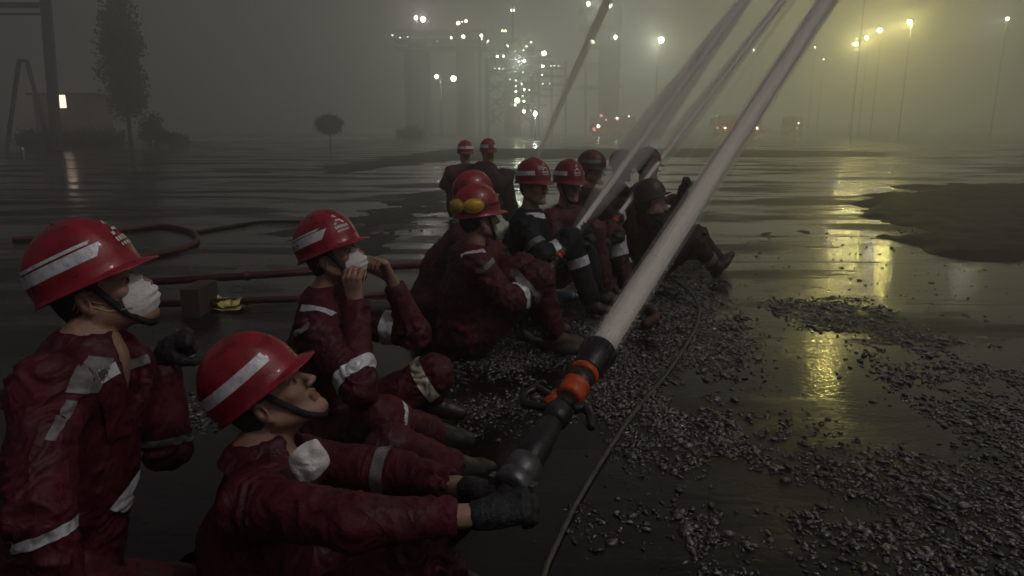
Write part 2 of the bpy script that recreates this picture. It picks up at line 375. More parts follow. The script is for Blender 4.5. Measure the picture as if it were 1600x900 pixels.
FB, BB, SB, HH, HZ = .136, .142, .113, .135, 1.17
def dome(th, z, off=0.0):
    z = min(max(z, 0), HH * .9999); c = math.sqrt(max(0, 1 - (z / HH) ** 2.5))
    fb = FB if math.cos(th) > 0 else BB
    x = math.sin(th) * SB * c; y = math.cos(th) * fb * c
    k = 1 + (.035 * math.exp(-(x / .018) ** 2) + .022 * math.exp(-((abs(x) - .052) / .010) ** 2)) * min(1, z / .05) * (1 if c > .05 else 1)
    n = np.array([x / SB ** 2, y / fb ** 2, z / HH ** 2 * 1.0 + 1e-4]); n /= np.linalg.norm(n)
    p = np.array([x, y, z * HZ]) * k + n * off
    return p
def helmet(parent, C, R, F, U, spec):
    X = lambda p: C + R * p[0] + F * p[1] + U * p[2]
    n = spec.get('seg', 48); V = []; Fc = []
    zs = [HH * math.sin(rad(a)) for a in (90, 84, 76, 68, 59, 50, 41, 32, 24, 16, 8, 0)]
    prof = []
    for i in range(n):
        th = 2 * math.pi * i / n; ct = math.cos(th); rd = np.array([math.sin(th), ct, 0])
        row = [dome(th, z) for z in zs]
        pk = .036 * max(0, ct) ** 2.2; e = .006 + pk; dr = -.003 - .010 * max(0, ct) ** 2
        b = row[-1]; row += [b + rd * .003 + np.array([0, 0, -.004]), b + rd * e + np.array([0, 0, -.006 + dr]), b + rd * (e + .001) + np.array([0, 0, -.010 + dr]),
                             b + rd * .001 + np.array([0, 0, -.012]), b - rd * .006 + np.array([0, 0, -.002]), dome(th, .05) * np.array([.93, .93, .95]), np.array([0, 0, HH * .96])]
        prof.append(row)
    m = len(prof[0]); V = [X(p) for r in prof for p in r]
    for i in range(n):
        j = (i + 1) % n
        for k in range(m - 1): Fc.append((i * m + k, i * m + k + 1, j * m + k + 1, j * m + k))
    h = mesh_obj('helmet', V, Fc, [M[spec.get('shell', 'red')], M['inner']], parent)
    for i, p in enumerate(h.data.polygons): p.material_index = 1 if (i % (m - 1)) >= 15 else 0
    def strip(name, th0, th1, za, zb, mat, slant=0., zf=None, N_=22, off=.0016, rise=0.):
        V = []; Fq = []
        for i in range(N_ + 1):
            f = i / N_
            for q, z in enumerate((za, (za + zb) / 2, zb)):
                th = th0 + (th1 - th0) * f + slant * (q - 1) * f
                V.append(X(dome(th, z + rise * f, off)))
        for i in range(N_):
            for q in (0, 1): a = i * 3 + q; Fq.append((a, a + 1, a + 4, a + 3))
        return mesh_obj(name, V, Fq, M[mat], h)
    for s in (1, -1):
        for (t0, t1, za, zb, mat, sl, rise) in spec.get('stripes', []):
            strip('stripe', s * rad(t0), s * rad(t1), za, zb, mat, s * rad(sl), rise=rise)
    if spec.get('marks'):
        for s in (1, -1):
            g = MB()
            for k in range(6):                      # small dark characters printed on the stripe, too blurred to read
                t = rad(150 - k * 6.0); a = [X(dome(s * (t + rad(dt)), z, .0026)) for dt, z in ((0, .050), (-3.6, .050), (-3.6, .038), (0, .038))]
                a2 = [X(dome(s * (t + rad(dt)), z, .0026)) for dt, z in ((-1.2, .047), (-2.6, .047), (-2.6, .044), (-1.2, .044))]
                if k % 2: g.add([a[0], X(dome(s * (t - rad(1.1)), .050, .0026)), X(dome(s * (t - rad(1.1)), .038, .0026)), a[3]], [(0, 1, 2, 3)]); g.add([X(dome(s * (t - rad(d)), z, .0026)) for d, z in ((1.1, .046), (3.4, .046), (3.4, .042), (1.1, .042))], [(0, 1, 2, 3)])
                else:
                    g.add([a[0], a[1], X(dome(s * (t - rad(3.6)), .047, .0026)), X(dome(s * t, .047, .0026))], [(0, 1, 2, 3)]); g.add([X(dome(s * t, .041, .0026)), X(dome(s * (t - rad(3.6)), .041, .0026)), a[2], a[3]], [(0, 1, 2, 3)])
                    g.add([X(dome(s * (t - rad(d)), z, .0026)) for d, z in ((2.4, .050), (3.6, .050), (3.6, .038), (2.4, .038))], [(0, 1, 2, 3)])
            g.build('lettering', M['dark'], h)
    if spec.get('logo'):
        g = MB(); lg = spec['logo']
        def q(u0, v0, u1, v1, u2, v2, u3, v3): g.add([X(dome(rad(u), v, .0022)) for u, v in ((u0, v0), (u1, v1), (u2, v2), (u3, v3))], [(0, 1, 2, 3)])
        for c in lg:                                # peaked emblem over two short rows of print
            q(c - 13, .062, c - 8, .062, c + 2, .098, c - 3, .098); q(c - 3, .098, c + 2, .098, c + 13, .062, c + 8, .062); q(c - 7, .072, c + 7, .072, c + 5, .078, c - 5, .078)
            for k in range(7): q(c - 15 + k * 4.4, .046, c - 12 + k * 4.4, .046, c - 12 + k * 4.4, .056, c - 15 + k * 4.4, .056)
            for k in range(6): q(c - 13 + k * 4.6, .034, c - 10.2 + k * 4.6, .034, c - 10.2 + k * 4.6, .041, c - 13 + k * 4.6, .041)
        g.build('emblem', M['white'], h)
    if spec.get('button'):
        p = X(dome(rad(90), HH * .9995, 0)); MB().tube([p - U * .003, p + U * .004], .006, 12).build('knob', M['alloy'], h, True)
    if spec.get('goggles'):
        g = MB(); ths = [rad(a) for a in range(0, 361, 8)]
        g.tube([X(dome(t, .040, .004)) for t in ths], .009, 8, False, .35, U).build('goggle_strap', M['strap'], h, True)
        a0 = spec['goggles']
        for s in (-1, 1):
            V = []; Fq = []; c = a0 + s * 23
            for i in range(5):
                r = (0, .45, .8, .97, 1.0)[i]; o = (.030, .028, .024, .018, .0)[i]
                for k in range(20):
                    a = 2 * math.pi * k / 20; V.append(X(dome(rad(c + 21 * r * math.cos(a)), .044 + .026 * r * math.sin(a), .002 + o)))
            for i in range(4):
                for k in range(20): Fq.append((i * 20 + k, i * 20 + (k + 1) % 20, i * 20 + 20 + (k + 1) % 20, i * 20 + 20 + k))
            mesh_obj('goggle_lens', V, Fq, [M['lens'] if s > 0 else M['yellow']], h)
        rim = MB()
        for s in (-1, 1): rim.tube([X(dome(rad(a0 + s * 23 + 22 * math.cos(2 * math.pi * k / 20)), .044 + .028 * math.sin(2 * math.pi * k / 20), .014)) for k in range(21)], .0055, 8, False)
        rim.build('goggle_frame', M['yellow'], h, True)
    return h

def hand(f, w, d, n, side, curl, inf=0., k=.006, spread=1., prefix=None):
    """palm, four fingers, thumb; d = towards the knuckles, n = the way the fingers curl, side = +1/-1 picks the thumb side"""
    d = unit(d); n = unit(np.array(n) - d * np.dot(n, d)); s = np.cross(d, n) * side
    w = np.array(w, float)
    offs = (.030, .010, -.010, -.029); lens = (.074, .082, .076, .060)
    for i, (o, L) in enumerate(zip(offs, lens)):
        kn = w + d * (.088 - .004 * abs(i - 1)) + s * o * spread - n * (.004 if i in (1, 2) else 0)
        f.cone(w + s * o * .55 + d * .008, kn, .0165 + inf, .0115 + inf, .012)
        a = 0; p = kn; cs = curl if np.isscalar(curl) else curl[i]
        for q, (fr, ja) in enumerate(((.46, .95), (.30, 1.15), (.24, .75))):
            a += cs * ja; dd = d * math.cos(a) + n * math.sin(a) + s * o * 1.2 * (spread - 1) ; dd = unit(dd)
            e = p + dd * L * fr; f.cone(p, e, .0095 - .0009 * q + inf, .0088 - .0010 * q + inf, k if q else .009); p = e
    b = w + d * .022 + s * .030 + n * .008; t1 = b + unit(d * .62 + s * .55 + n * .50) * .040; t2 = t1 + unit(d * .80 + s * .10 + n * .65) * .030; t3 = t2 + unit(d * .75 - s * .25 + n * .60) * .022
    f.cone(w + s * .015 + d * .01, b, .016 + inf, .0155 + inf, .012); f.cone(b, t1, .0150 + inf, .0115 + inf, .008); f.cone(t1, t2, .0112 + inf, .0100 + inf, .005); f.cone(t2, t3, .0100 + inf, .0082 + inf, .005)

def head_field(f, C, R, F, U, NB, detail=True):
    A = (R, F, U); X = lambda x, y, z: C + R * x + F * y + U * z
    f.cone(NB + F * .0, X(0, -.022, -.06), .062, .056, .03)
    f.ell(X(0, -.012, .035), (.077, .098, .088), A, .02)
    f.ell(X(0, .028, -.030), (.063, .070, .078), A, .03)
    for s in (-1, 1):
        f.cone(X(s * .056, .0, -.050), X(s * .020, .072, -.100), .022, .020, .025)
        if detail:
            f.cone(X(s * .012, .088, .024), X(s * .042, .076, .022), .011, .011, .014)
            f.ell(X(s * .043, .070, -.022), (.022, .020, .018), A, .022)
            f.ell(X(s * .032, .104, -.002), (.017, .016, .011), A, .010, 's')
            f.ell(X(s * .032, .083, -.001), (.0135, .0135, .0125), A, .004)
            f.cone(X(s * .020, .0975, .0055), X(s * .044, .089, .0035), .0032, .0028, .004)
            f.ell(X(s * .0125, .108, -.036), (.0085, .010, .008), A, .006)
            # ear: rim with a hollow
            f.ell(X(s * .080, -.010, -.008), (.009, .020, .032), (unit(R * s + F * -.35), unit(F + R * s * .35), U), .008)
            f.ell(X(s * .090, -.004, -.004), (.009, .010, .018), A, .004, 's')
            f.ell(X(s * .082, -.004, -.034), (.007, .009, .010), A, .006)
    f.cone(X(0, .088, -.104), X(0, .084, -.098), .019, .020, .02)
    f.cone(X(0, .096, .006), X(0, .122, -.032), .0085, .0105, .012)
    if detail:
        f.cone(X(-.017, .094, -.061), X(.017, .094, -.061), .0075, .0075, .006); f.cone(X(0, .099, -.060), X(0, .099, -.062), .007, .007, .006)
        f.cone(X(-.014, .0935, -.076), X(.014, .0935, -.076), .008, .008, .006)
        f.cone(X(-.024, .102, -.0685), X(.024, .102, -.0685), .0022, .0022, .003, 's')

def P3(seed, v, s): return mnoise.noise(Vector((v[0] * s + seed, v[1] * s, v[2] * s)))

def person(label, J, hF, cfg):
    """one seated firefighter: body is one continuous skin; coverall, helmet, gloves, boots, mask are its children"""
    near = cfg.get('near', False); seed = cfg.get('seed', 1.0); bs = cfg.get('size', 1.0)
    j = {k: np.array(v, float) for k, v in J.items()}
    R, F, U = frame(hF, cfg.get('up', (0, 0, 1))); C = j['head']
    NB = j['neck']; P = j['pelvis']; mid = P * .5 + NB * .5 + cfg.get('slump', np.zeros(3))
    # skin
    f = Field()
    f.cone(P, mid, .11, .105, .05).cone(mid, NB - U * .05, .115, .085, .05).cone(j['sl'], j['sr'], .05, .05, .05)
    for s in 'lr':
        f.cone(j['s' + s], j['e' + s], .044, .037, .02).cone(j['e' + s], j['w' + s], .037, .026, .02)
        f.cone(j['h' + s], j['k' + s], .075, .050, .04).cone(j['k' + s], j['a' + s], .050, .036, .02).cone(j['a' + s], j['t' + s], .036, .028, .02)
    hands = cfg.get('hands', {})
    for s in 'lr':
        hd = hands.get(s, {}); d = hd.get('d', j['w' + s] - j['e' + s]); n = hd.get('n', (0, 0, -1)); sd = (1 if s == 'r' else -1) * hd.get('flip', 1)
        hand(f, j['w' + s], d, n, sd, hd.get('curl', .9), 0., .005, hd.get('spread', 1.))
    head_field(f, C, R, F, U, NB, True if near or cfg.get('face') else False)
    fine = [(C - .14, C + .14)]
    if near:
        for s in 'lr':
            if not cfg.get('gloves', {}).get(s): fine.append((j['w' + s] - .15, j['w' + s] + .15))
    V, Fc = f.mesh(.016 if near else .018, fine, .0032 if near else .007)
    root = mesh_obj('person', V, Fc, [M['skin'], M['lip']], None, org=np.array([P[0], P[1], max(0., V[:, 2].min())]))
    tag(root, label, 'person', cfg.get('group', 'firefighters sitting on the wet ground'))
    if near:
        LV = (V - C) @ np.array([R, F, U]).T; lip = (np.abs(LV[:, 0]) < .026) & (LV[:, 1] > .088) & (LV[:, 2] > -.084) & (LV[:, 2] < -.055) 
        # polygons can be fewer after validate: index by their own vertices
        for p in root.data.polygons:
            if all(lip[v] for v in p.vertices): p.material_index = 1
        for s in (-1, 1):
            e = C + R * s * .032 + F * .0868 + U * -.0022
            mb = MB(); n1, n2 = 12, 8; VV = [e + .0118 * (R * math.cos(a) * math.sin(b) + U * math.sin(a) * math.sin(b) + F * math.cos(b)) for b in np.linspace(.02, 1.6, n2) for a in np.linspace(0, 2 * math.pi, n1, endpoint=False)]
            FF = [(i * n1 + k, i * n1 + (k + 1) % n1, (i + 1) * n1 + (k + 1) % n1, (i + 1) * n1 + k) for i in range(n2 - 1) for k in range(n1)]
            o = mesh_obj('eye', VV, FF, [M['eyew'], M['eyeb']], root)
            for i, p in enumerate(o.data.polygons): p.material_index = 1 if i < n1 * 3 else 0
            if not cfg.get('nobrow'):
                MB().tube([C + R * s * (.014 + .034 * t) + F * (.0995 - .020 * t * t) + U * (.0215 + .006 * math.sin(t * 2.6)) for t in np.linspace(0, 1, 7)], [.0018, .0032, .0036, .0034, .003, .0022, .001], 6, True).build('eyebrow', M['hair'], root, True)
    # hair under the helmet
    hf = Field(); A = (R, F, U)
    hf.ell(C + F * -.018 + U * .034, (.083, .100, .092), A, .01).ell(C + F * -.055 + U * -.020, (.062, .050, .055), A, .03)
    hf.ell(C + F * .10 + U * -.03, (.12, .085, .075), A, .01, 's')
    for s in (-1, 1): hf.ell(C + R * s * .085 + F * .004 + U * -.022, (.03, .034, .040), A, .008, 's')
    Vh, Fh = hf.mesh(.008 if near else .014); nh = vnormals(Vh, Fh)
    Vh = Vh + nh * np.array([P3(seed, v, 90) * .0025 for v in Vh])[:, None]
    mesh_obj('hair', Vh, Fh, M['hair'], root)
    # coverall
    k = bs; b = []
    def bone(nm, a, c, r1, r2, kk=.03): b.append((nm, np.array(a, float), np.array(c, float), r1 * k, r2 * k, kk))
    bone('torso', P, mid, .150, .145, .06); bone('torso', mid, NB - U * .07, .145, .125, .06)
    bone('torso', P * .55 + j['sl'] * .45, j['sl'] * .75 + NB * .25 - (0, 0, .05), .085, .085, .06); bone('torso', P * .55 + j['sr'] * .45, j['sr'] * .75 + NB * .25 - (0, 0, .05), .085, .085, .06)
    bone('torso', j['sl'], j['sr'], .072, .072, .06)
    for s in 'lr':
        cuff = j['w' + s] + unit(j['e' + s] - j['w' + s]) * cfg.get('bare_wrist', .0)
        bone('upper' + s, j['s' + s], j['e' + s], .076, .062, .035); bone('fore' + s, j['e' + s], cuff, .062, .044, .025)
        bone('thigh' + s, j['h' + s], j['k' + s], .110, .084, .05); bone('shin' + s, j['k' + s], j['a' + s] + unit(j['k' + s] - j['a' + s]) * .06, .080, .062, .03)
    cf = Field()
    for nm, a, c, r1, r2, kk in b: cf.cone(a, c, r1, r2, kk)
    # open collar: neck hole and V opening
    tf = unit(np.cross(j['sl'] - j['sr'], NB - P)) * (1 if np.dot(np.cross(j['sl'] - j['sr'], NB - P), F) > 0 else -1)
    cf.cone(NB - U * .06, NB - U * .025 + unit(NB - P) * .01, .090, .080, .03)
    cf.cone(NB + unit(NB - P) * .02 + F * .006, NB + unit(NB - P) * .16 + F * .01, .058, .10, .008, 's')
    if cfg.get('vneck'): cf.ell(NB + tf * .115 - unit(NB - P) * .03, (.055, .065, .10), (unit(j['sr'] - j['sl']), tf, unit(NB - P)), .012, 's')
    for s in 'lr': cf.ell(j['w' + s] + unit(j['w' + s] - j['e' + s]) * (.035 - cfg.get('bare_wrist', 0)), (.036,) * 3, np.eye(3), .006, 's')
    cell = cfg.get('cell', .0068 if near else .015)
    V, Fc = cf.mesh(cell); Nn = vnormals(V, Fc)
    best = np.full(len(V), 1e9); bi = np.zeros(len(V), int); bt = np.zeros(len(V)); bd = np.full(len(V), 1e9)
    for i, (nm, a, c, r1, r2, kk) in enumerate(b):
        ba = c - a; L = np.linalg.norm(ba); t = np.clip((V - a) @ ba / L ** 2, 0, 1); d = np.linalg.norm(V - a - t[:, None] * ba, axis=1) - (r1 + (r2 - r1) * t)
        if nm == 'torso' and i == 4: d = d + .02
        m = d < best; best[m] = d[m]; bi[m] = i; bt[m] = t[m]
    amp = cfg.get('fold', 1.)
    disp = np.zeros(len(V))
    for q in range(len(V)):
        nm, a, c, r1, r2, kk = b[bi[q]]; v = V[q]; L = np.linalg.norm(c - a); s_ = bt[q] * L; dj = min(s_, L - s_)
        w = .30 + 1.0 * math.exp(-(dj / .075) ** 2) if nm != 'torso' else .45
        n1 = P3(seed, v, 7); n2 = P3(seed + 9, v, 15); n3 = P3(seed + 5, v, 33)
        u = unit(c - a); ang = (v - a) - u * np.dot(v - a, u)
        ph = s_ / .062 + 2.6 * n1 + 1.3 * n2 + ang[0] * 9 + ang[2] * 7
        sf = 1 - abs(math.sin(math.pi * ph)) * 2
        disp[q] = amp * (.0085 * w * sf * min(1., max(0., .35 + 1.5 * P3(seed + 2, v, 5))) + .005 * n1 + .006 * (1 - 2.4 * abs(n2)) * .8 + .0040 * (.5 - abs(n3)))
    V = V + Nn * disp[:, None]
    Nn = vnormals(V, Fc)
    cov = mesh_obj('coverall', V, Fc, M[cfg.get('cloth', 'maroon')], root)
    names = [x[0] for x in b]; bn = np.array([hash(names[i]) for i in bi])
    fcn = bn[Fc]; cen = V[Fc].mean(1); fnrm = Nn[Fc].mean(1)
    def patch(name, bone_names, planes, mat, ndir=None, off=.004, nmin=.15):
        sel = np.zeros(len(Fc), bool)
        for nm in bone_names: sel |= (fcn == hash(nm)).any(1)
        for pt, nn in planes: sel &= (cen - pt) @ nn < cell * 2.5
        if ndir is not None: sel &= fnrm @ unit(ndir) > nmin
        if not sel.any(): print('empty patch', name, bone_names, label[:30]); return
        bm = bmesh.new(); ids = np.unique(Fc[sel]); mp = {int(v): bm.verts.new(V[v] + Nn[v] * off) for v in ids}
        for fa in Fc[sel]:
            try: bm.faces.new([mp[int(v)] for v in fa])
            except ValueError: pass
        for pt, nn in planes:
            bmesh.ops.bisect_plane(bm, geom=bm.verts[:] + bm.edges[:] + bm.faces[:], plane_co=Vector(pt), plane_no=Vector(nn), clear_outer=True)
        left = set(bm.faces); best_ = set()
        while left:                                 # keep the one connected piece of tape
            isl = set(); st = [left.pop()]
            while st:
                q = st.pop(); isl.add(q)
                for e in q.edges:
                    for g in e.link_faces:
                        if g in left: left.discard(g); st.append(g)
            if len(isl) > len(best_): best_ = isl
        bmesh.ops.delete(bm, geom=[q for q in bm.faces if q not in best_], context='FACES')
        bm.normal_update()
        if not bm.faces: bm.free(); print('cut away patch', name, label[:30]); return
        bm.verts.index_update()
        vs = [np.array(v.co) for v in bm.verts]; fs = [[v.index for v in fa.verts] for fa in bm.faces]; bm.free()
        return mesh_obj(name, vs, fs, M[mat], cov)
    def band(nm, t0, t1, mat='silver', ndir=None, tilt=(0, 0, 0)):
        i = names.index(nm) if nm != 'torso' else 0; fam = [nm]
        if nm[:4] == 'fore' and t0 < .25: fam.append('upper' + nm[-1])
        if nm[:5] == 'upper' and t1 > .8: fam.append('fore' + nm[-1])

        a, c = b[i][1], b[i][2]
        if nm == 'torso': a, c = P, NB
        u = unit(c - a); L = np.linalg.norm(c - a); un = unit(u + np.array(tilt))
        patch('reflective_band', fam, [(a + u * L * t0, -un), (a + u * L * t1, un)], mat, ndir)
    for args in cfg.get('bands', []): band(*args)
    for (c, n, ax, hw, hl, mat, bns, *pn) in cfg.get('patches', []):
        n = unit(n); ax = unit(np.array(ax) - n * np.dot(ax, n)); sd_ = np.cross(n, ax); c = np.array(c, float)
        patch(pn[0] if pn else 'reflective_patch', bns, [(c + ax * hl, ax), (c - ax * hl, -ax), (c + sd_ * hw, sd_), (c - sd_ * hw, -sd_)], mat, n, off=.008 if pn else .004)
    # collar flaps
    if cfg.get('collar', near):
        up = unit(NB - P); cb = MB(); ring = []
        for i in range(25):
            a = rad(-152 + 304 * i / 24); dirv = unit(-tf) * math.cos(a) + unit(j['sr'] - j['sl']) * math.sin(a)
            dro = .030 * (abs(i - 12) / 12) ** 2
            base = NB + dirv * .078 * k + up * (-.004 - dro) + tf * .012
            ring.append((base - up * .02, base + up * .012 + dirv * .002, base + up * .018 + dirv * .010, base + up * .008 + dirv * .022, base - up * (.022 + dro) + dirv * .036))
        VV = [p for r_ in ring for p in r_]; FF = [(i * 5 + q, i * 5 + q + 1, i * 5 + q + 6, i * 5 + q + 5) for i in range(24) for q in range(4)]
        VV = [np.array(v) + np.array([P3(seed + 3, v, 14), P3(seed + 4, v, 14), P3(seed + 8, v, 14)]) * .008 for v in VV]
        mesh_obj('collar', VV, FF, M[cfg.get('cloth', 'maroon')], cov)
    # gloves, boots
    for s in 'lr':
        g = cfg.get('gloves', {}).get(s)
        if g:
            hd = hands.get(s, {}); d = unit(hd.get('d', j['w' + s] - j['e' + s])); n = hd.get('n', (0, 0, -1)); sd = (1 if s == 'r' else -1) * hd.get('flip', 1)
            gf = Field(); hand(gf, j['w' + s], d, n, sd, hd.get('curl', .9), .0035, .005, hd.get('spread', 1.))
            gf.cone(j['w' + s] - unit(j['w' + s] - j['e' + s]) * .02, j['w' + s] + d * .02, .034, .032, .015)
            Vg, Fg = gf.mesh(.0045 if near else .008); ng = vnormals(Vg, Fg); Vg = Vg + ng * np.array([P3(seed, v, 60) * .003 for v in Vg])[:, None]
            mesh_obj('glove', Vg, Fg, M[g], root)
        bf = Field(); a, t = j['a' + s], j['t' + s]; kn = j['k' + s]
        bf.cone(a + unit(kn - a) * .12, a, .056, .048, .02).cone(a, a * .35 + t * .65, .046, .040, .03).cone(a * .35 + t * .65, t, .042, .034, .02).cone(a + (0, 0, -.02) - unit(t - a) * .02, a + (0, 0, -.03), .040, .036, .02)
        Vb, Fb = bf.mesh(.010 if near else .014); Vb[:, 2] = np.maximum(Vb[:, 2], .004)
        mesh_obj('boot', Vb, Fb, M[cfg.get('boot', 'boot')], root)
    # helmet
    hs = cfg.get('helmet', {}); tilt = hs.get('tilt', 0.)
    hF2 = unit(F * math.cos(tilt) + U * math.sin(tilt)); hU = np.cross(R, hF2)
    if hs is not None and hs.get('on', True): helmet(root, C + U * .040 + F * -.004, R, hF2, hU, hs)
    XH = lambda x, y, z: C + R * x + F * y + U * z
    def push(p, m=.004):
        hfld = Field(); head_field(hfld, C, R, F, U, NB, False); q = np.array(p, float)
        for it in range(14):
            D = 1e3
            for fn, lo, hi, kk, op in hfld.p[1:]:
                d = float(np.asarray(fn((np.array(q[0]), np.array(q[1]), np.array(q[2]))))); h_ = min(max(.5 + .5 * (D - d) / kk, 0), 1); D = D * (1 - h_) + d * h_ - kk * h_ * (1 - h_)
            if abs(D - m) < .0008: break
            q = q + unit(q - (C + F * .01 - U * .02)) * (m - D)
        return q
    if cfg.get('strap', near):
        for s in (-1, 1):
            pts = spline([push(XH(*p)) for p in ((s * .084, .030, .035), (s * .080, .042, -.005), (s * .070, .052, -.045), (s * .050, .064, -.088), (s * .025, .078, -.118), (0, .082, -.128))], 5)
            V_ = []; nn = len(pts)
            for i, p in enumerate(pts):
                t = unit(pts[min(i + 1, nn - 1)] - pts[max(i - 1, 0)]); o = unit(p - (C - U * .02)); w = unit(np.cross(t, o)) * .009
                V_ += [p - w + o * .001, p + w + o * .001, p + w + o * .004, p - w + o * .004]
            F_ = [(i * 4 + q, i * 4 + (q + 1) % 4, i * 4 + 4 + (q + 1) % 4, i * 4 + 4 + q) for i in range(nn - 1) for q in range(4)]
            mesh_obj('chin_strap', V_, F_, M['strap'], root)
    if cfg.get('mask'):
        mk = cfg['mask']; V_ = []; F_ = []; nr, na = 9, 36
        if mk == 'face': mc = XH(0, .080, -.052); mF, mU, mR = unit(F - U * .12), None, R
        else: mc, mF = mk[0], unit(mk[1])
        ms, md = (1., 1.) if mk == 'face' else (.78, .45)
        mR = unit(np.cross(mF, U if mk == 'face' else np.array(mk[2]))); mU = np.cross(mR, mF)
        for i in range(nr):
            r = i / (nr - 1)
            for q in range(na):
                a = 2 * math.pi * q / na; x = .062 * r * math.cos(a); z = .066 * r * math.sin(a) * (1.0 if math.sin(a) > 0 else .95)
                if math.sin(a) > 0: x *= 1 - .35 * max(0, math.sin(a)) ** 2 * r
                y = .052 * (1 - r ** 1.9) + .0036 * math.sin(z * 330 + 60 * x) * (1 - r ** 4) + .006 * (abs(x) < .01) * 0
                if i == nr - 1: y = -.010 * abs(math.cos(a))
                if mk != 'face': x *= 1.05 - .5 * (z / .066) ** 2; y += .030 * mnoise.noise(Vector((x * 30, z * 30, 2))) - .25 * abs(x)
                V_.append(mc + mR * x * ms + mU * z * ms * 1.15 + mF * y * md)
        F_ = [(i * na + q, i * na + (q + 1) % na, (i + 1) * na + (q + 1) % na, (i + 1) * na + q) for i in range(nr - 1) for q in range(na)]
        inner = [v - mF * .003 for v in V_]; n0 = len(V_); F_ += [tuple(x + n0 for x in reversed(fa)) for fa in F_]
        mko = mesh_obj('face_mask', V_ + inner, F_, M['maskw'], root)
        if mk == 'face':
            for s in (-1, 1):
                for zz in (-.035, -.068):
                    pts = spline([mc + R * s * .058 + U * (zz + .052), push(XH(s * .078, .030, zz * .7 - .005), .002), push(XH(s * .083, -.01, zz * .4 + .02), .009), push(XH(s * .078, -.05, zz * .3), .01)], 5)
                    MB().tube(pts, .0016, 6).build('mask_elastic', M['elastic'], mko, True)
            if cfg.get('dangle'):
                for dx in (0, .014): MB().tube(spline([mc + R * .03 + F * (.03 + dx) - U * .05, mc + R * .045 + F * (.045 + dx) - np.array([0, 0, .10]), mc + R * .03 + F * (.035 + dx) - np.array([0, 0, .15])], 6), .0022, 6).build('mask_elastic', M['elastic'], mko, True)
    return root

def sit(pos, yaw, v=0., lift=0., lean=0., spread=1., arms='hold', scale=1.0, headyaw=0.):
    """joints of a figure sitting on the ground, knees up, facing yaw (0 = +x, counter-clockwise)"""
    r_ = random.Random(v); q = lambda a=.02: r_.uniform(-a, a)
    L = dict(pelvis=(0, 0, .13), neck=(.06 + lean, 0, .60), sl=(.04 + lean, .19, .54), sr=(.04 + lean, -.19, .54), hl=(.03, .10, .14), hr=(.03, -.10, .14),
             kl=(.40 + q(), .15 * spread + q(), .44 + q()), kr=(.37 + q(), -.15 * spread + q(), .46 + q()), al=(.56 + q(), .14, .09), ar=(.52 + q(), -.14, .09), tl=(.70, .16, .05), tr=(.67, -.16, .05), head=(.09 + lean * 1.2, 0, .79))
    if arms == 'hold': L.update(el=(.20, .27, .36), er=(.18, -.27, .36), wl=(.42, .12, .42), wr=(.40, -.14, .40))
    elif arms == 'knees': L.update(el=(.24, .26, .38), er=(.22, -.26, .38), wl=(.46, .16, .50), wr=(.44, -.16, .52))
    elif arms == 'raise': L.update(el=(.26, .24, .45), er=(.28, -.20, .60), wl=(.45, .10, .45), wr=(.42, -.18, .84))
    out = {}
    for k, p in L.items():
        x, y, z = (c * scale for c in p)
        if k not in ('al', 'ar', 'tl', 'tr'): z += lift
        elif lift: z = z
        out[k] = np.array([pos[0] + x * math.cos(yaw) - y * math.sin(yaw), pos[1] + x * math.sin(yaw) + y * math.cos(yaw), z])
    return out
def yawv(a, up=0.): return unit((math.cos(a), math.sin(a), up))
PEOPLE = set('ABCDEFGHIJKLM')
STR2 = [(168, 42, .036, .062, 'silver', -6, 0), (168, 46, .066, .073, 'silver', -3, 0)]
STR1 = [(168, 40, .034, .062, 'silver', 4, 0)]
def chk(nm, J):
    s = nm
    for a, b in (('sr', 'er'), ('er', 'wr'), ('sl', 'el'), ('el', 'wl'), ('hr', 'kr'), ('kr', 'ar'), ('hl', 'kl'), ('kl', 'al'), ('pelvis', 'neck'), ('sl', 'sr'), ('neck', 'head')):
        s += ' %s-%s %.2f' % (a, b, np.linalg.norm(np.array(J[a]) - np.array(J[b])))
    print(s, 'minz %.2f' % min(v[2] for v in J.values()))

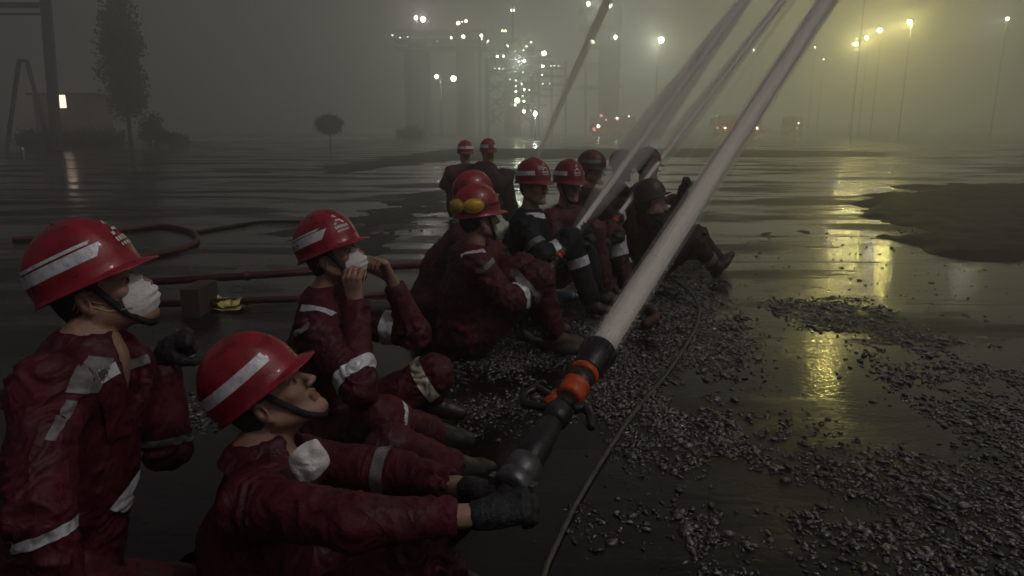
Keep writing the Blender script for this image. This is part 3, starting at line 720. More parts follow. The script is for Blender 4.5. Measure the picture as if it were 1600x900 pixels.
# A: left foreground, white mask, gloved fist raised
if 'A' in PEOPLE:
    J = dict(head=W(156, 457, 1.84), neck=W(128, 540, 1.80), sr=W(75, 615, 1.62), sl=W(190, 575, 1.98), pelvis=W(95, 900, 1.86),
             er=W(60, 800, 1.50), wr=W(120, 960, 1.52), el=W(262, 700, 2.10), wl=W(256, 548, 2.08),
             hr=W(130, 950, 1.75), hl=W(140, 930, 1.98), kr=W(330, 975, 1.84), kl=W(325, 930, 2.14), ar=W(345, 1120, 2.0), al=W(330, 1030, 2.25), tr=W(420, 1130, 2.02), tl=W(400, 1030, 2.28))
    chk('A', J)
    person('firefighter in the left foreground with white face mask, red helmet and raised gloved fist', J, (.90, .10, .42), dict(near=True, seed=1.3, size=.95, mask='face', vneck=True, bare_wrist=.06,
        dangle=False, hands=dict(l=dict(d=(.80, .0, .45), n=(.3, .5, -.8), curl=1.9, spread=.85), r=dict(d=(.7, .1, -.4), n=(0, 0, -1), curl=.5)), gloves=dict(l='glove', r='glove'),
        helmet=dict(stripes=STR2, logo=[0], button=True),
        bands=[('forer', .20, .34), ('forel', .10, .20, 'silver_dirty')],
        patches=[(W(205, 655, 1.72), (.6, -1, .1), (0, 0, 1), .055, .060, 'maroon', ['torso'], 'pocket'), (W(212, 622, 1.74), (.6, -1, .1), (0, 0, 1), .058, .018, 'maroon2', ['torso'], 'pocket_flap'), (W(222, 785, 1.70), (.5, -1, .2), (.72, 0, .62), .026, .085, 'silver', ['torso', 'thighr', 'thighl']),
                 (W(143, 585, 1.66), (.3, -1, .3), (.25, 0, 1), .024, .040, 'silver_dirty', ['torso', 'upperr']),
                 (W(118, 640, 1.62), (.2, -1, .1), (.35, 0, 1), .010, .035, 'silver_dirty', ['torso', 'upperr']),
                 (W(170, 583, 1.70), (.6, -1, .2), (.9, 0, .3), .016, .022, 'silver', ['torso']),
                 (W(192, 578, 1.75), (.6, -1, .2), (.9, 0, .3), .018, .016, 'silver', ['torso']),
                 (W(215, 567, 1.85), (.6, -1, .2), (.9, 0, .3), .012, .030, 'silver_dirty', ['torso'])]))
# B: centre foreground, holds the big nozzle, looks up
if 'B' in PEOPLE:
    J = dict(head=W(422, 622, 1.90), neck=W(398, 705, 1.90), sr=W(395, 790, 1.72), sl=W(470, 720, 2.08), pelvis=W(400, 985, 1.98),
             er=W(556, 818, 1.55), wr=W(762, 804, 1.60), el=W(625, 738, 2.00), wl=W(742, 766, 1.80),
             hr=W(440, 1010, 1.80), hl=W(430, 960, 2.1), kr=W(655, 868, 1.72), kl=W(612, 700, 2.34), ar=W(720, 1040, 1.95), al=W(720, 800, 2.60), tr=W(790, 1040, 1.95), tl=W(765, 800, 2.68))
    J['ar'][2] = .09; J['tr'][2] = .05; J['al'][2] = .09; J['tl'][2] = .05
    chk('B', J)
    person('firefighter in the centre foreground looking up while gripping the large black nozzle', J, (.76, .06, .62), dict(near=True, seed=4.1, size=.91, vneck=True, bare_wrist=.092,
        mask=(W(484, 722, 1.76), (.30, -.8, .1), (.35, 0, 1)),
        hands=dict(r=dict(d=(.93, .12, .22), n=(.1, .6, -.8), curl=.95), l=dict(d=(.9, -.2, -.1), n=(0.1, -.4, -.9), curl=1.0)), gloves=dict(l='glove', r='glove'),
        helmet=dict(stripes=[(172, 38, .038, .064, 'silver', 0, 0)], button=False),
        bands=[('upperl', .80, .92, 'silver_dirty'), ('torso', .30, .36, 'silver_dirty', (-.3, -1, 0))],
        patches=[]))
# C: behind B, both bare hands adjusting mask
if 'C' in PEOPLE:
    J = dict(head=W(522, 402, 2.90), neck=W(505, 462, 2.92), sr=W(498, 522, 2.74), sl=W(548, 500, 3.10), pelvis=W(500, 672, 3.00),
             er=W(562, 608, 2.60), wr=W(556, 468, 2.78), el=W(648, 520, 3.02), wl=W(612, 438, 2.96),
             hr=W(520, 690, 2.90), hl=W(530, 670, 3.12), kr=W(600, 655, 2.66), kl=W(678, 585, 3.10), ar=W(690, 700, 2.85), al=W(672, 690, 3.2), tr=W(730, 700, 2.9), tl=W(720, 690, 3.2))
    for a in ('ar', 'al'): J[a][2] = .09
    for a in ('tr', 'tl'): J[a][2] = .05
    chk('C', J)
    person('firefighter pressing a white mask to his face with both bare hands', J, (.90, -.22, .40), dict(near=True, seed=7.7, mask='face', cell=.008, bare_wrist=.04,
        dangle=True, hands=dict(r=dict(d=(-.16, .10, .95), n=(.35, .9, -.1), curl=.62, spread=1.15), l=dict(d=(-.35, -.1, .85), n=(-.7, -.5, -.2), curl=.9)),
        helmet=dict(stripes=[(168, 62, .034, .064, 'silver', -8, 0), (168, 70, .067, .073, 'silver', -4, 0)], logo=[25], marks=True),
        bands=[('upperr', .74, .90, 'silver'), ('upperl', .55, .75, 'silver'), ('shinr', .10, .22, 'silver', (0, -1, .3)), ('thighl', .86, .97, 'cream')],
        patches=[(W(488, 478, 2.74), (-.1, -1, .7), (.9, 0, -.35), .014, .085, 'silver', ['torso', 'upperr']), (W(478, 512, 2.70), (-.3, -1, 0), (.8, 0, .5), .012, .035, 'silver_dirty', ['torso', 'upperr'])]))
def simple(key, label, px, py, d, yaw, hv, **kw):
    if key not in PEOPLE: return
    base = W(px, py, d); sk = {k: kw.pop(k) for k in ('arms', 'scale', 'spread', 'lean') if k in kw}
    J0 = sit((0, 0), yaw, ord(key), 0, **sk); off = base - J0['head']; lift = max(0., off[2])
    J = {k: v + np.array([off[0], off[1], 0 if k in ('al', 'ar', 'tl', 'tr') else off[2]]) for k, v in J0.items()}
    print(key, 'lift %.2f' % off[2])
    kw.setdefault('seed', ord(key) * 1.37); kw.setdefault('gloves', dict(l='glove', r='glove')); kw.setdefault('fold', 1.2)
    person(label, J, hv, kw)
HS = [(165, 40, .036, .062, 'silver', 0, 0)]
simple('D', 'firefighter with yellow goggles strapped on the back of his red helmet', 748, 342, 4.0, rad(18), yawv(rad(25), .1), face=True, strap=True, cell=.012, helmet=dict(stripes=[], goggles=138, seg=48), size=1.08, fold=1.5,
       bands=[('forer', .30, .44, 'silver'), ('thighr', .80, .90, 'silver_dirty')], boot='boot_brown', patches=[(W(738, 386, 3.8), (0, -1, .6), (.8, 0, .15), .014, .07, 'silver', ['torso', 'upperr']), (W(766, 414, 3.75), (0, -1, 0), (.6, 0, .5), .014, .04, 'silver_dirty', ['torso', 'upperr'])])
simple('E', 'firefighter hunched just behind the one with goggles, plain red helmet', 742, 314, 4.6, rad(5), yawv(rad(30), .1), cell=.016, lean=.16, size=1.1, helmet=dict(stripes=[]), scale=1.03)
simple('F', 'firefighter in dark jacket gripping the middle water nozzle', 834, 292, 4.9, rad(-8), yawv(rad(-50), .05), face=True, cloth='navy', helmet=dict(stripes=HS, shell='red_old', logo=[0]), bands=[('forer', .30, .48), ('upperr', .55, .72, 'silver_dirty'), ('shinr', .3, .45)],
       patches=[(W(838, 320, 4.7), (0, -1, .7), (.8, 0, .3), .02, .07, 'silver', ['torso', 'upperr'])])
simple('G', 'firefighter with shaded face and red helmet facing the camera', 889, 290, 5.35, rad(-35), yawv(rad(-65), .0), face=True, strap=True, helmet=dict(stripes=HS, shell='red_old', logo=[0]), bands=[('shinl', .05, .45, 'silver'), ('forer', .5, .6), ('upperr', .7, .8, 'silver_dirty')], boot='boot_brown')
simple('H', 'firefighter with dark dusty helmet seated behind the shaded face', 925, 268, 6.6, rad(20), yawv(rad(-20), .0), cloth='maroon_dark', helmet=dict(stripes=[(165, 40, .036, .062, 'silver_dirty', 0, 0)], shell='red_dull'), bands=[('forer', .4, .55)])
simple('I', 'leftmost firefighter of the far pair, white band on helmet', 727, 242, 9.6, rad(100), yawv(rad(-80), .0), arms='knees', size=1.35, cell=.022, helmet=dict(stripes=[(180, 0, .036, .066, 'silver', 0, 0)], shell='red_old'))
simple('J', 'right firefighter of the far pair leaning forward with white shoulder patch', 763, 240, 9.3, rad(25), yawv(rad(-70), .0), arms='knees', size=1.45, cloth='maroon_dark', cell=.022, lean=.10, helmet=dict(stripes=[(165, 20, .03, .066, 'silver', 0, 0)], shell='red_old'),
       patches=[(W(757, 256, 9.2), (0, -1, .3), (.7, 0, .5), .03, .09, 'silver_dirty', ['torso'])])
simple('K', 'firefighter mostly hidden behind the second water jet', 972, 264, 7.3, rad(10), yawv(rad(-40), .0), cloth='maroon_dark', helmet=dict(stripes=[], shell='red_dull'))
simple('L', 'firefighter between the two thinner water jets with reddish helmet', 1012, 262, 6.9, rad(0), yawv(rad(-30), .0), cloth='maroon2', helmet=dict(stripes=[], shell='red_dull'), bands=[('forer', .3, .45), ('upperr', .6, .8, 'silver_dirty')])
if 'M' in PEOPLE:
    J = dict(head=W(1020, 314, 6.15), neck=W(1026, 338, 6.1), sr=W(1030, 352, 5.95), sl=W(1050, 340, 6.3), pelvis=W(1018, 398, 6.2),
             er=W(1058, 392, 5.95), wr=W(1085, 370, 6.0), el=W(1064, 316, 6.35), wl=W(1068, 294, 6.25),
             hr=W(1030, 402, 6.1), hl=W(1035, 398, 6.3), kr=W(1086, 378, 6.0), kl=W(1090, 366, 6.4), ar=W(1122, 395, 6.2), al=W(1128, 385, 6.5), tr=W(1138, 395, 6.2), tl=W(1144, 385, 6.5))
    J['pelvis'][2] = .13; J['hr'][2] = .13; J['hl'][2] = .14
    for a in ('ar', 'al'): J[a][2] = .08
    for a in ('tr', 'tl'): J[a][2] = .16
    chk('M', J)
    person('firefighter in dark clothes with one arm raised, legs stretched to the right', J, (.8, -.1, .3), dict(hands=dict(l=dict(n=(1, 0, 0), curl=1.4)), seed=3.3, size=.94, cloth='maroon_dark', gloves=dict(l='glove', r='glove'), helmet=dict(stripes=[], shell='helmet_dark'), bands=[('upperr', .55, .75), ('shinr', .6, .8, 'silver_dirty')], fold=1.4))
# ------------------------------------------------------------------ nozzles and jets
def lathe_on(a, d, prof, n=28):
    """prof: list of (distance along, radius)"""
    return [np.array(a) + unit(d) * s for s, r in prof], [r for s, r in prof]
def nozzle(tip, d, label, s=1.0, full=True, ls=None):
    """tip = centre of the mouth, d = direction the water leaves"""
    ls = ls or s; d = unit(d); tip = np.array(tip, float); back = tip - d * .46 * ls
    root = empty('fire_nozzle', back); tag(root, label, 'nozzle')
    X, _, Z = frame(d, (0, 0, 1)); at = lambda t: tip - d * t * ls
    def lathe(name, prof, mat, par=root):
        p, r = lathe_on(tip, -d, [(t * ls, q * s) for t, q in prof]); return MB().tube(p, r, 28).build(name, M[mat], par, True)
    lathe('bumper', [(.086, .042), (.080, .046), (.040, .052), (.004, .060), (.0, .058), (-.002, .052), (-.001, .044), (.03, .038)], 'blk')
    if full:
        b = MB()
        for k in range(16):
            a = 2 * math.pi * k / 16; o = X * math.cos(a) + Z * math.sin(a); b.bar(at(.030) + o * .0525 * s, at(.008) + o * .0575 * s, .004 * s, .002)
        b.build('bumper_rib', M['blk'], root)
    lathe('front_ring', [(.085, .0405), (.088, .046), (.100, .046), (.104, .040)], 'orange')
    lathe('grip_sleeve', [(.103, .037), (.106, .041), (.134, .041), (.138, .037)], 'blk')
    lathe('rear_ring', [(.136, .039), (.139, .045), (.148, .045), (.151, .041), (.155, .043), (.180, .043), (.186, .036)], 'orange')
    lathe('barrel', [(.180, .030), (.21, .028), (.25, .027), (.28, .030)], 'blk')
    lathe('valve_body', [(.215, .030), (.228, .039), (.258, .039), (.27, .030)], 'blk')
    lathe('inlet', [(.262, .026), (.27, .030), (.33, .040), (.375, .042), (.385, .038), (.44, .036)], 'blk')
    lathe('coupling', [(.388, .043), (.392, .048), (.424, .048), (.43, .042), (.436, .050), (.458, .050), (.464, .042)], 'alloy')
    for k in (0, 1): o = X * (1 if k else -1); MB().bar(at(.447) + o * .044 * s, at(.447) + o * .066 * s, .014 * s, .012 * s).build('lug', M['alloy'], root)
    # bail handle: an orange lug and a black stirrup thrown to the left, another arm to the right
    pts = spline([at(.178) - X * .030 * s, at(.190) - X * .060 * s + Z * .0, at(.215) - X * .092 * s, at(.225) - X * .125 * s - Z * .02 * s], 5)
    MB().tube([at(.165) - X * .028 * s, at(.185) - X * .045 * s, at(.212) - X * .058 * s], [.021 * s, .020 * s, .013 * s], 12, True, .6, Z).build('trigger', M['orange'], root, True)
    pts = spline([at(.19) - X * .05 * s, at(.178) - X * .085 * s, at(.172) - X * .115 * s, at(.20) - X * .134 * s, at(.225) - X * .118 * s, at(.228) - X * .07 * s, at(.225) - X * .035 * s], 5)
    MB().tube(pts, .0125 * s, 10).build('handle', M['blk'], root, True)
    pts = spline([at(.215) + X * .034 * s, at(.205) + X * .060 * s, at(.225) + X * .090 * s, at(.26) + X * .112 * s], 5)
    MB().tube(pts, [.016 * s] * 6 + [.013 * s] * 5 + [.012 * s] * 5, 10).build('lever', M['blk'], root, True)
    return root
jm = bpy.data.materials.new('water_jet'); jm.use_nodes = True; N, L = jm.node_tree.nodes, jm.node_tree.links; b_ = N['Principled BSDF']
t_ = N.new('ShaderNodeTexCoord'); mp_ = N.new('ShaderNodeMapping'); mp_.inputs['Scale'].default_value = (1, 1, .02); nz = N.new('ShaderNodeTexNoise'); nz.inputs['Scale'].default_value = 55; nz.inputs['Detail'].default_value = 6
L.new(t_.outputs['Object'], mp_.inputs[0]); L.new(mp_.outputs[0], nz.inputs[0])
cr = N.new('ShaderNodeMix'); cr.data_type = 'RGBA'; cr.inputs[6].default_value = (.62, .57, .50, 1); cr.inputs[7].default_value = (.84, .78, .69, 1); L.new(nz.outputs[0], cr.inputs[0]); L.new(cr.outputs[2], b_.inputs['Base Color'])
b_.inputs['Roughness'].default_value = .55; b_.inputs['Specular IOR Level'].default_value = .25
bp_ = N.new('ShaderNodeBump'); bp_.inputs['Strength'].default_value = .5; bp_.inputs['Distance'].default_value = .01; L.new(nz.outputs[0], bp_.inputs['Height']); L.new(bp_.outputs[0], b_.inputs['Normal'])
def volmat(name, dens, col=(.99, .975, .95), an=0.):
    m = bpy.data.materials.new(name); m.use_nodes = True; N, L = m.node_tree.nodes, m.node_tree.links; N.clear(); o = N.new('ShaderNodeOutputMaterial'); v = N.new('ShaderNodeVolumePrincipled')
    v.inputs['Color'].default_value = (*col, 1); v.inputs['Density'].default_value = dens; v.inputs['Anisotropy'].default_value = an; L.new(v.outputs[0], o.inputs['Volume']); return m
def jet(a, d, length, r0, grow, label, spray=None, drop=.004, core=True, coremat=None, drops=0, an=0.):
    """water leaving a, direction d; built along its own z axis so streaks run along it"""
    d = unit(d); root = empty('water_jet', a); tag(root, label, 'water jet')
    n = 46; T = [length * (i / (n - 1)) ** 1.5 for i in range(n)]
    def path(k=0.): return [np.array([0, 0, t]) for t in T]
    rot = Vector(d).to_track_quat('Z', 'Y')
    zl = rot.inverted() @ Vector((0, 0, -1))
    P_ = [np.array([0, 0, t]) + np.array(zl[:]) * drop * t * t for t in T]
    root.rotation_mode = 'QUATERNION'; root.rotation_quaternion = rot
    def add(name, rf, mat, nn=24, wob=0.):
        mb = MB().tube(P_, [rf(t) for t in T], nn, True)
        if wob:
            mb.v = [tuple(np.array(v) * np.array([1, 1, 1]) + np.array([1, 1, 0]) * wob * (.3 + T[i // nn] * .12) * mnoise.noise(Vector((v[0] * 60, v[1] * 60, v[2] * 1.5)))) for i, v in enumerate(mb.v)]
        me = bpy.data.meshes.new(name); me.from_pydata(mb.v, [], mb.f); smooth(me); me.materials.append(mat); o = bpy.data.objects.new(name, me); COL.objects.link(o); o.parent = root; return o
    if core: add('water_core', lambda t: r0 + grow * t, coremat or jm, 24, .010)
    if spray: add('spray', lambda t: r0 * spray[0] + grow * spray[1] * t + spray[3] * min(t, spray[4]) * max(0, 1 - t / (spray[4] * 6)), volmat('spray_mist', spray[2], an=an), 24)
    # loose drops torn off the stream
    r_ = np.random.default_rng(int(length * 10 + r0 * 1e4)); V = []; F = []; oc = np.array([(1, 0, 0), (-1, 0, 0), (0, 1, 0), (0, -1, 0), (0, 0, 2.2), (0, 0, -2.2)], float); of = [(0, 2, 4), (2, 1, 4), (1, 3, 4), (3, 0, 4), (2, 0, 5), (1, 2, 5), (3, 1, 5), (0, 3, 5)]
    for q in range(drops):
        t = min(length, 10.) * r_.uniform(0, 1) ** 1.3; rr = (r0 + grow * t) * (1.0 + abs(r_.normal(0, .16 + .03 * t))); a = r_.uniform(0, 2 * math.pi)
        c = np.array([rr * math.cos(a), rr * math.sin(a), t]) + np.array(zl[:]) * drop * t * t; k = len(V); V += list(c + oc * r_.uniform(.0006, .0022) * (1 + .12 * t)); F += [tuple(k + i for i in f_) for f_ in of]
    if drops:
        me = bpy.data.meshes.new('droplets'); me.from_pydata([tuple(v) for v in V], [], F); me.materials.append(jm); o = bpy.data.objects.new('droplets', me); COL.objects.link(o); o.parent = root; o['kind'] = 'stuff'
    return root
T1 = W(936, 548, 2.12); E1 = W(1290, 0, 6.9); D1 = unit(E1 - T1)
print('jet1 dir', D1, 'nozzle base z', (T1 - D1 * .46)[2])
nozzle(T1, D1, 'large black nozzle with orange rings held low in the foreground', s=.93, ls=1.3)
jet(T1 - D1 * .03, D1, 30, .0375, .0040, 'thick pale water jet from the foreground nozzle', spray=(1.35, 1.9, 2.2, .0, 1.0), drop=.0008, drops=3500)
T2 = W(880, 390, 4.75); E2 = W(1160, 0, 11.5); D2 = unit(E2 - T2)
nozzle(T2, D2, 'black nozzle of the middle jet, gripped by the dark jacketed firefighter', s=.62, full=False)
jet(T2, D2, 40, .019, .0042, 'middle water jet with a wide misty start', spray=(1.2, 1.8, 1.8, .075, 1.8), drop=.0006, drops=1500)
T3 = W(966, 337, 5.9); E3 = W(1220, 0, 13.0); D3 = unit(E3 - T3)
nozzle(T3, D3, 'small black nozzle of the third jet beside the outstretched legs', s=.6, full=False)
jet(T3, D3, 40, .017, .0036, 'third water jet rising between the middle jet and the thick jet', spray=(1.2, 1.8, 1.5, .05, 1.8), drop=.0006, drops=1200)
T4 = W(836, 252, 16); E4 = W(945, 5, 24); D4 = unit(E4 - T4)
jet(T4, D4, 26, .05, .010, 'faint distant water jet crossing the plant lights', spray=(1.2, 1.0, 3.2, .0, 1.0), an=.7, drop=.0012, core=False)
T5 = W(1070, 255, 8); E5 = W(1215, 30, 15); D5 = unit(E5 - T5)
jet(T5, D5, 22, .02, .006, 'faint mist jet between the third jet and the thick jet', spray=(1.0, 1.0, 1.2, .0, 1.0), an=.85, drop=.001, core=False)

# ------------------------------------------------------------------ hoses and pipes
def lay(pts, r, name, label, cat, mat, z=None, group=None, n=10):
    P_ = spline([np.array([p[0], p[1], (r if z is None else z)]) if len(p) == 2 or z is not None or p[2] < r else np.array(p) for p in pts], 10)
    o = MB().tube(P_, r, n).build(name, M[mat], None, True); tag(o, label, cat, group); return o
g2 = lambda x, y: tuple(G(x, y)[:2])
lay([g2(848, 910), g2(862, 870), g2(912, 770), g2(985, 655), g2(1050, 575), g2(1090, 505), g2(1086, 468), g2(1058, 442), g2(1030, 428)], .0095, 'cable', 'thin pale line curving over the gravel right of the nozzle', 'cable', 'hose')
B1 = T1 - D1 * .60
lay([tuple(B1), tuple(B1 - D1 * .04 + np.array([-.01, 0.01, -.02])), tuple(B1 + np.array([-.09, .05, -.10])), (B1[0] - .20, B1[1] + .12, .22), (B1[0] - .32, B1[1] + .16, .06), (B1[0] - .6, B1[1] + .1, .03), (B1[0] - 1.0, B1[1] - .1, .03)], .026, 'fire_hose', 'dark fire hose running back from the foreground nozzle', 'hose', 'hosedark')
B2 = T2 - D2 * .285
lay([tuple(B2), tuple(B2 + np.array([-.10, -.05, -.08])), (B2[0] - .15, B2[1] - .2, .04), (B2[0] + .1, B2[1] - .5, .04), (B2[0] + .35, B2[1] - .3, .04)], .03, 'fire_hose', 'grey fire hose drooping from the middle nozzle', 'hose', 'hose')
B3 = T3 - D3 * .276
lay([tuple(B3), tuple(B3 + np.array([-.05, -.02, -.12])), (B3[0] + .05, B3[1] - .2, .04), (B3[0] + .22, B3[1] - .9, .04), (B3[0] + .10, B3[1] - 1.2, .04)], .03, 'fire_hose', 'reddish fire hose running down from the third nozzle', 'hose', 'hosered')
lay([g2(20, 378), g2(120, 372), g2(200, 362), g2(255, 356), g2(300, 366), g2(306, 382), g2(270, 396), g2(215, 408)], .030, 'fire_hose', 'red fire hose looped on the ground above the left helmet', 'hose', 'hosered')
lay([g2(300, 366), g2(420, 348), g2(540, 352)], .02, 'fire_hose', 'dark fire hose lying straight behind the seated firefighters', 'hose', 'hosedark')
def pipe(a, b, r, label):
    root = empty('pipe', ((a + b) / 2)); tag(root, label, 'pipe')
    MB().tube([a, b], r, 16).build('tube', M['pipe'], root, True)
    u = unit(b - a)
    for t in (.02, .33, .66, .98): c = a + (b - a) * t; MB().tube([c - u * .02, c + u * .02], r * 1.3, 16).build('flange', M['pipe'], root)
    return root
pipe(G(215, 442, .14), G(690, 412, .14), .030, 'upper dark red pipe lying behind the masked firefighters')
pipe(G(225, 476, .06), G(690, 458, .06), .026, 'lower dark red pipe lying nearer the firefighters')
pb = G(305, 492); bl = MB(); bl.box((pb[0], pb[1] + .10, .10), (.065, .16, .10)); o = bl.build('timber_block', M['wood']); tag(o, 'brown timber block propping the red pipes', 'block')
# crumpled yellow film
c = G(362, 482); f = MB(); V_ = []; n = 9
for i in range(n):
    for k in range(n):
        u, v = i / (n - 1) - .5, k / (n - 1) - .5
        V_.append((c[0] + u * .19, c[1] - .02 + v * .16, .055 + .05 * mnoise.noise(Vector((u * 7, v * 7, 3))) + .05 * (.5 - abs(v)) + .02 * mnoise.noise(Vector((u * 20, v * 20, 8)))))
f.add(V_, [(i * n + k, i * n + k + 1, (i + 1) * n + k + 1, (i + 1) * n + k) for i in range(n - 1) for k in range(n - 1)])
f.add([(x, y, z * .3) for x, y, z in V_], [(i * n + k, (i + 1) * n + k, (i + 1) * n + k + 1, i * n + k + 1) for i in range(n - 1) for k in range(n - 1)])
tag(f.build('plastic_wrapper', M['foil']), 'shiny crumpled yellow wrapper by the timber block', 'wrapper')
c = G(884, 468); r_ = empty('water_bottle', (c[0], c[1], 0)); tag(r_, 'small pale blue water bottle lying beside brown boots', 'bottle')
MB().tube([(c[0] - .09, c[1], .035), (c[0] - .08, c[1], .035), (c[0] + .05, c[1] - .02, .035), (c[0] + .075, c[1] - .024, .035)], [.02, .032, .032, .014], 14).build('body', M['cap'], r_, True)
MB().tube([(c[0] + .073, c[1] - .024, .035), (c[0] + .095, c[1] - .028, .035)], .017, 12).build('cap', M['cap'], r_, True)

# ------------------------------------------------------------------ gravel
def stones(name, label, polys, n, size, seed, edge=.35, mat='stone', zoff=0.):
    r = np.random.default_rng(seed); pts = []
    for poly, w in polys:
        P_ = np.array([G(x, y)[:2] for x, y in poly]); lo, hi = P_.min(0), P_.max(0); cnt = int(n * w); got = 0; it = 0
        while got < cnt and it < 40:
            it += 1; m = cnt * 2; x = r.uniform(lo[0], hi[0], m); y = r.uniform(lo[1], hi[1], m)
            jx = x + r.normal(0, .11, m); jy = y + r.normal(0, .15, m)
            ok = in_poly(jx, jy, P_); x, y = x[ok], y[ok]
            if not len(x): continue
            nz_ = fbm(x, y, 1.9, seed) + .45 * fbm(x, y, 6.5, seed + 3); ok = nz_ > r.uniform(-.55, edge, len(x)); x, y = x[ok], y[ok]
            k = min(len(x), cnt - got); pts += [(x[i], y[i]) for i in range(k)]; got += k
    ico = bmesh.new(); bmesh.ops.create_icosphere(ico, subdivisions=1, radius=1); bv = np.array([v.co[:] for v in ico.verts]); bf = np.array([[v.index for v in f_.verts] for f_ in ico.faces]); ico.free()
    VV = []; FF = []; 
    for i, (x, y) in enumerate(pts):
        s = size * float(np.clip(r.lognormal(0, .48), .35, 3.0)); a = r.uniform(0, 2 * math.pi); sc = np.array([r.uniform(.9, 1.7), r.uniform(.55, 1.0), r.uniform(.22, .65)]) * s
        v = bv * (1 + r.uniform(-.22, .22, (len(bv), 1))) * sc
        ti = r.normal(0, .35); v = np.stack([v[:, 0], v[:, 1] * math.cos(ti) - v[:, 2] * math.sin(ti), v[:, 1] * math.sin(ti) + v[:, 2] * math.cos(ti)], 1)
        v = np.stack([v[:, 0] * math.cos(a) - v[:, 1] * math.sin(a), v[:, 0] * math.sin(a) + v[:, 1] * math.cos(a), v[:, 2]], 1)
        VV.append(v + (x, y, sc[2] * r.uniform(.1, .8) + zoff)); FF.append(bf + 12 * i)
    V = np.concatenate(VV); Fc = np.concatenate(FF)
    me = bpy.data.meshes.new(name); me.vertices.add(len(V)); me.vertices.foreach_set('co', V.ravel()); me.loops.add(Fc.size); me.loops.foreach_set('vertex_index', Fc.ravel().astype(np.int32))
    me.polygons.add(len(Fc)); me.polygons.foreach_set('loop_start', np.arange(0, Fc.size, 3, dtype=np.int32)); me.polygons.foreach_set('loop_total', np.full(len(Fc), 3, np.int32)); me.update(calc_edges=True)
    me.materials.append(M[mat]); me.materials.append(M['stone_glint']); me.polygons.foreach_set('material_index', np.repeat((r.uniform(0, 1, len(pts)) < .13).astype(np.int32), len(bf)))  # a random share of chips gets the pale glint colour
    o = bpy.data.objects.new(name, me); COL.objects.link(o); tag(o, label, 'gravel', kind='stuff'); return o
stones('gravel', 'loose wet grey gravel scattered over the flooded yard', [
    ([(690, 690), (700, 560), (830, 510), (960, 470), (1060, 420), (1100, 400), (1105, 450), (1145, 500), (1150, 560), (1100, 600), (1000, 610), (900, 640), (760, 650)], .44),
    ([(930, 640), (1030, 590), (1110, 640), (1180, 700), (1170, 740), (1080, 740), (980, 700)], .08),
    ([(840, 500), (900, 440), (1000, 420), (1010, 500), (900, 530)], .05),
    ([(1210, 470), (1300, 463), (1385, 478), (1370, 505), (1280, 520), (1220, 500)], .05),
    ([(1385, 500), (1480, 530), (1600, 560), (1700, 600), (1700, 700), (1560, 700), (1400, 620), (1370, 540)], .09),
    ([(1090, 780), (1200, 745), (1380, 735), (1560, 690), (1720, 690), (1750, 910), (1420, 910), (1330, 830), (1150, 800)], .12),
    ([(1080, 870), (1070, 800), (1140, 790), (1170, 870), (1110, 910)], .010), ([(890, 850), (880, 800), (940, 780), (1010, 800), (960, 850)], .003), ([(200, 640), (260, 610), (330, 640), (320, 690)], .015),
    ([(560, 330), (760, 300), (980, 300), (970, 330), (600, 370)], .05),
    ([(1000, 900), (1010, 640), (1300, 640), (1350, 900)], .012), ([(560, 700), (700, 420), (1500, 340), (1600, 500), (1200, 900), (700, 900)], .02), ([(1335, 318), (1420, 292), (1600, 288), (1700, 430), (1480, 400), (1390, 362)], .07), ([(-200, 300), (400, 240), (1500, 250), (1500, 330), (400, 420), (-200, 430)], .02)], 38000, .0068, 5, .24)
# dark unflooded bank on the right and far silt banks
def bank(name, label, poly, h, mat, z0=.004, res=26):
    P_ = np.array([G(x, y)[:2] for x, y in poly]); lo, hi = P_.min(0) - .3, P_.max(0) + .3
    nx = ny = res * 3; xs = np.linspace(lo[0], hi[0], nx); ys = np.linspace(lo[1], hi[1], ny); X_, Y_ = np.meshgrid(xs, ys, indexing='ij')
    from math import inf
    x = X_.ravel(); y = Y_.ravel(); d = np.full(len(x), 1e9)
    for i in range(len(P_)):
        a, b2 = P_[i], P_[(i + 1) % len(P_)]; ab = b2 - a; t = np.clip(((x - a[0]) * ab[0] + (y - a[1]) * ab[1]) / (ab @ ab), 0, 1); d = np.minimum(d, np.hypot(x - a[0] - t * ab[0], y - a[1] - t * ab[1]))
    ins = in_poly(x, y, P_); sd = np.where(ins, d, -d)
    nzv = fbm(x, y, .9, 4) * .8 + fbm(x, y, 3.5, 9) * .16; zz = h * np.clip((sd + nzv * 1.2) / .7, -1, 1); zz = zz + h * .5 * fbm(x, y, 5, 2) * (zz > 0)
    V = np.stack([x, y, zz - .004], 1); F = [(i * ny + k, (i + 1) * ny + k, (i + 1) * ny + k + 1, i * ny + k + 1) for i in range(nx - 1) for k in range(ny - 1)]
    keep = [f_ for f_ in F if max(zz[j] for j in f_) > -.02]
    o = mesh_obj(name, V, keep, M[mat]); tag(o, label, kind='structure'); return o
M['mud'] = pbr('dark_wet_mud', (.020, .018, .017), .62, var=.4, vs=5, bump=1.0, bs=30, spec=.25)
bank('mud_bank', 'low dark mud bank standing out of the water on the right', [(1335, 318), (1420, 292), (1560, 288), (1900, 292), (1900, 430), (1640, 420), (1480, 400), (1390, 362)], .07, 'mud')
bank('mud_bank', 'low dark mud bank beyond the far firefighters', [(440, 372), (640, 300), (700, 292), (720, 330), (560, 395)], .012, 'mud')
bank('mud_bank', 'thin dark silt ridge across the far water', [(480, 262), (700, 232), (1100, 232), (1400, 238), (1400, 245), (1000, 246), (720, 250), (520, 272)], .02, 'mud')
bank('mud_bank', 'dark silt island left of the reflected lamps', [(1170, 356), (1240, 350), (1245, 360), (1180, 364)], .02, 'mud')

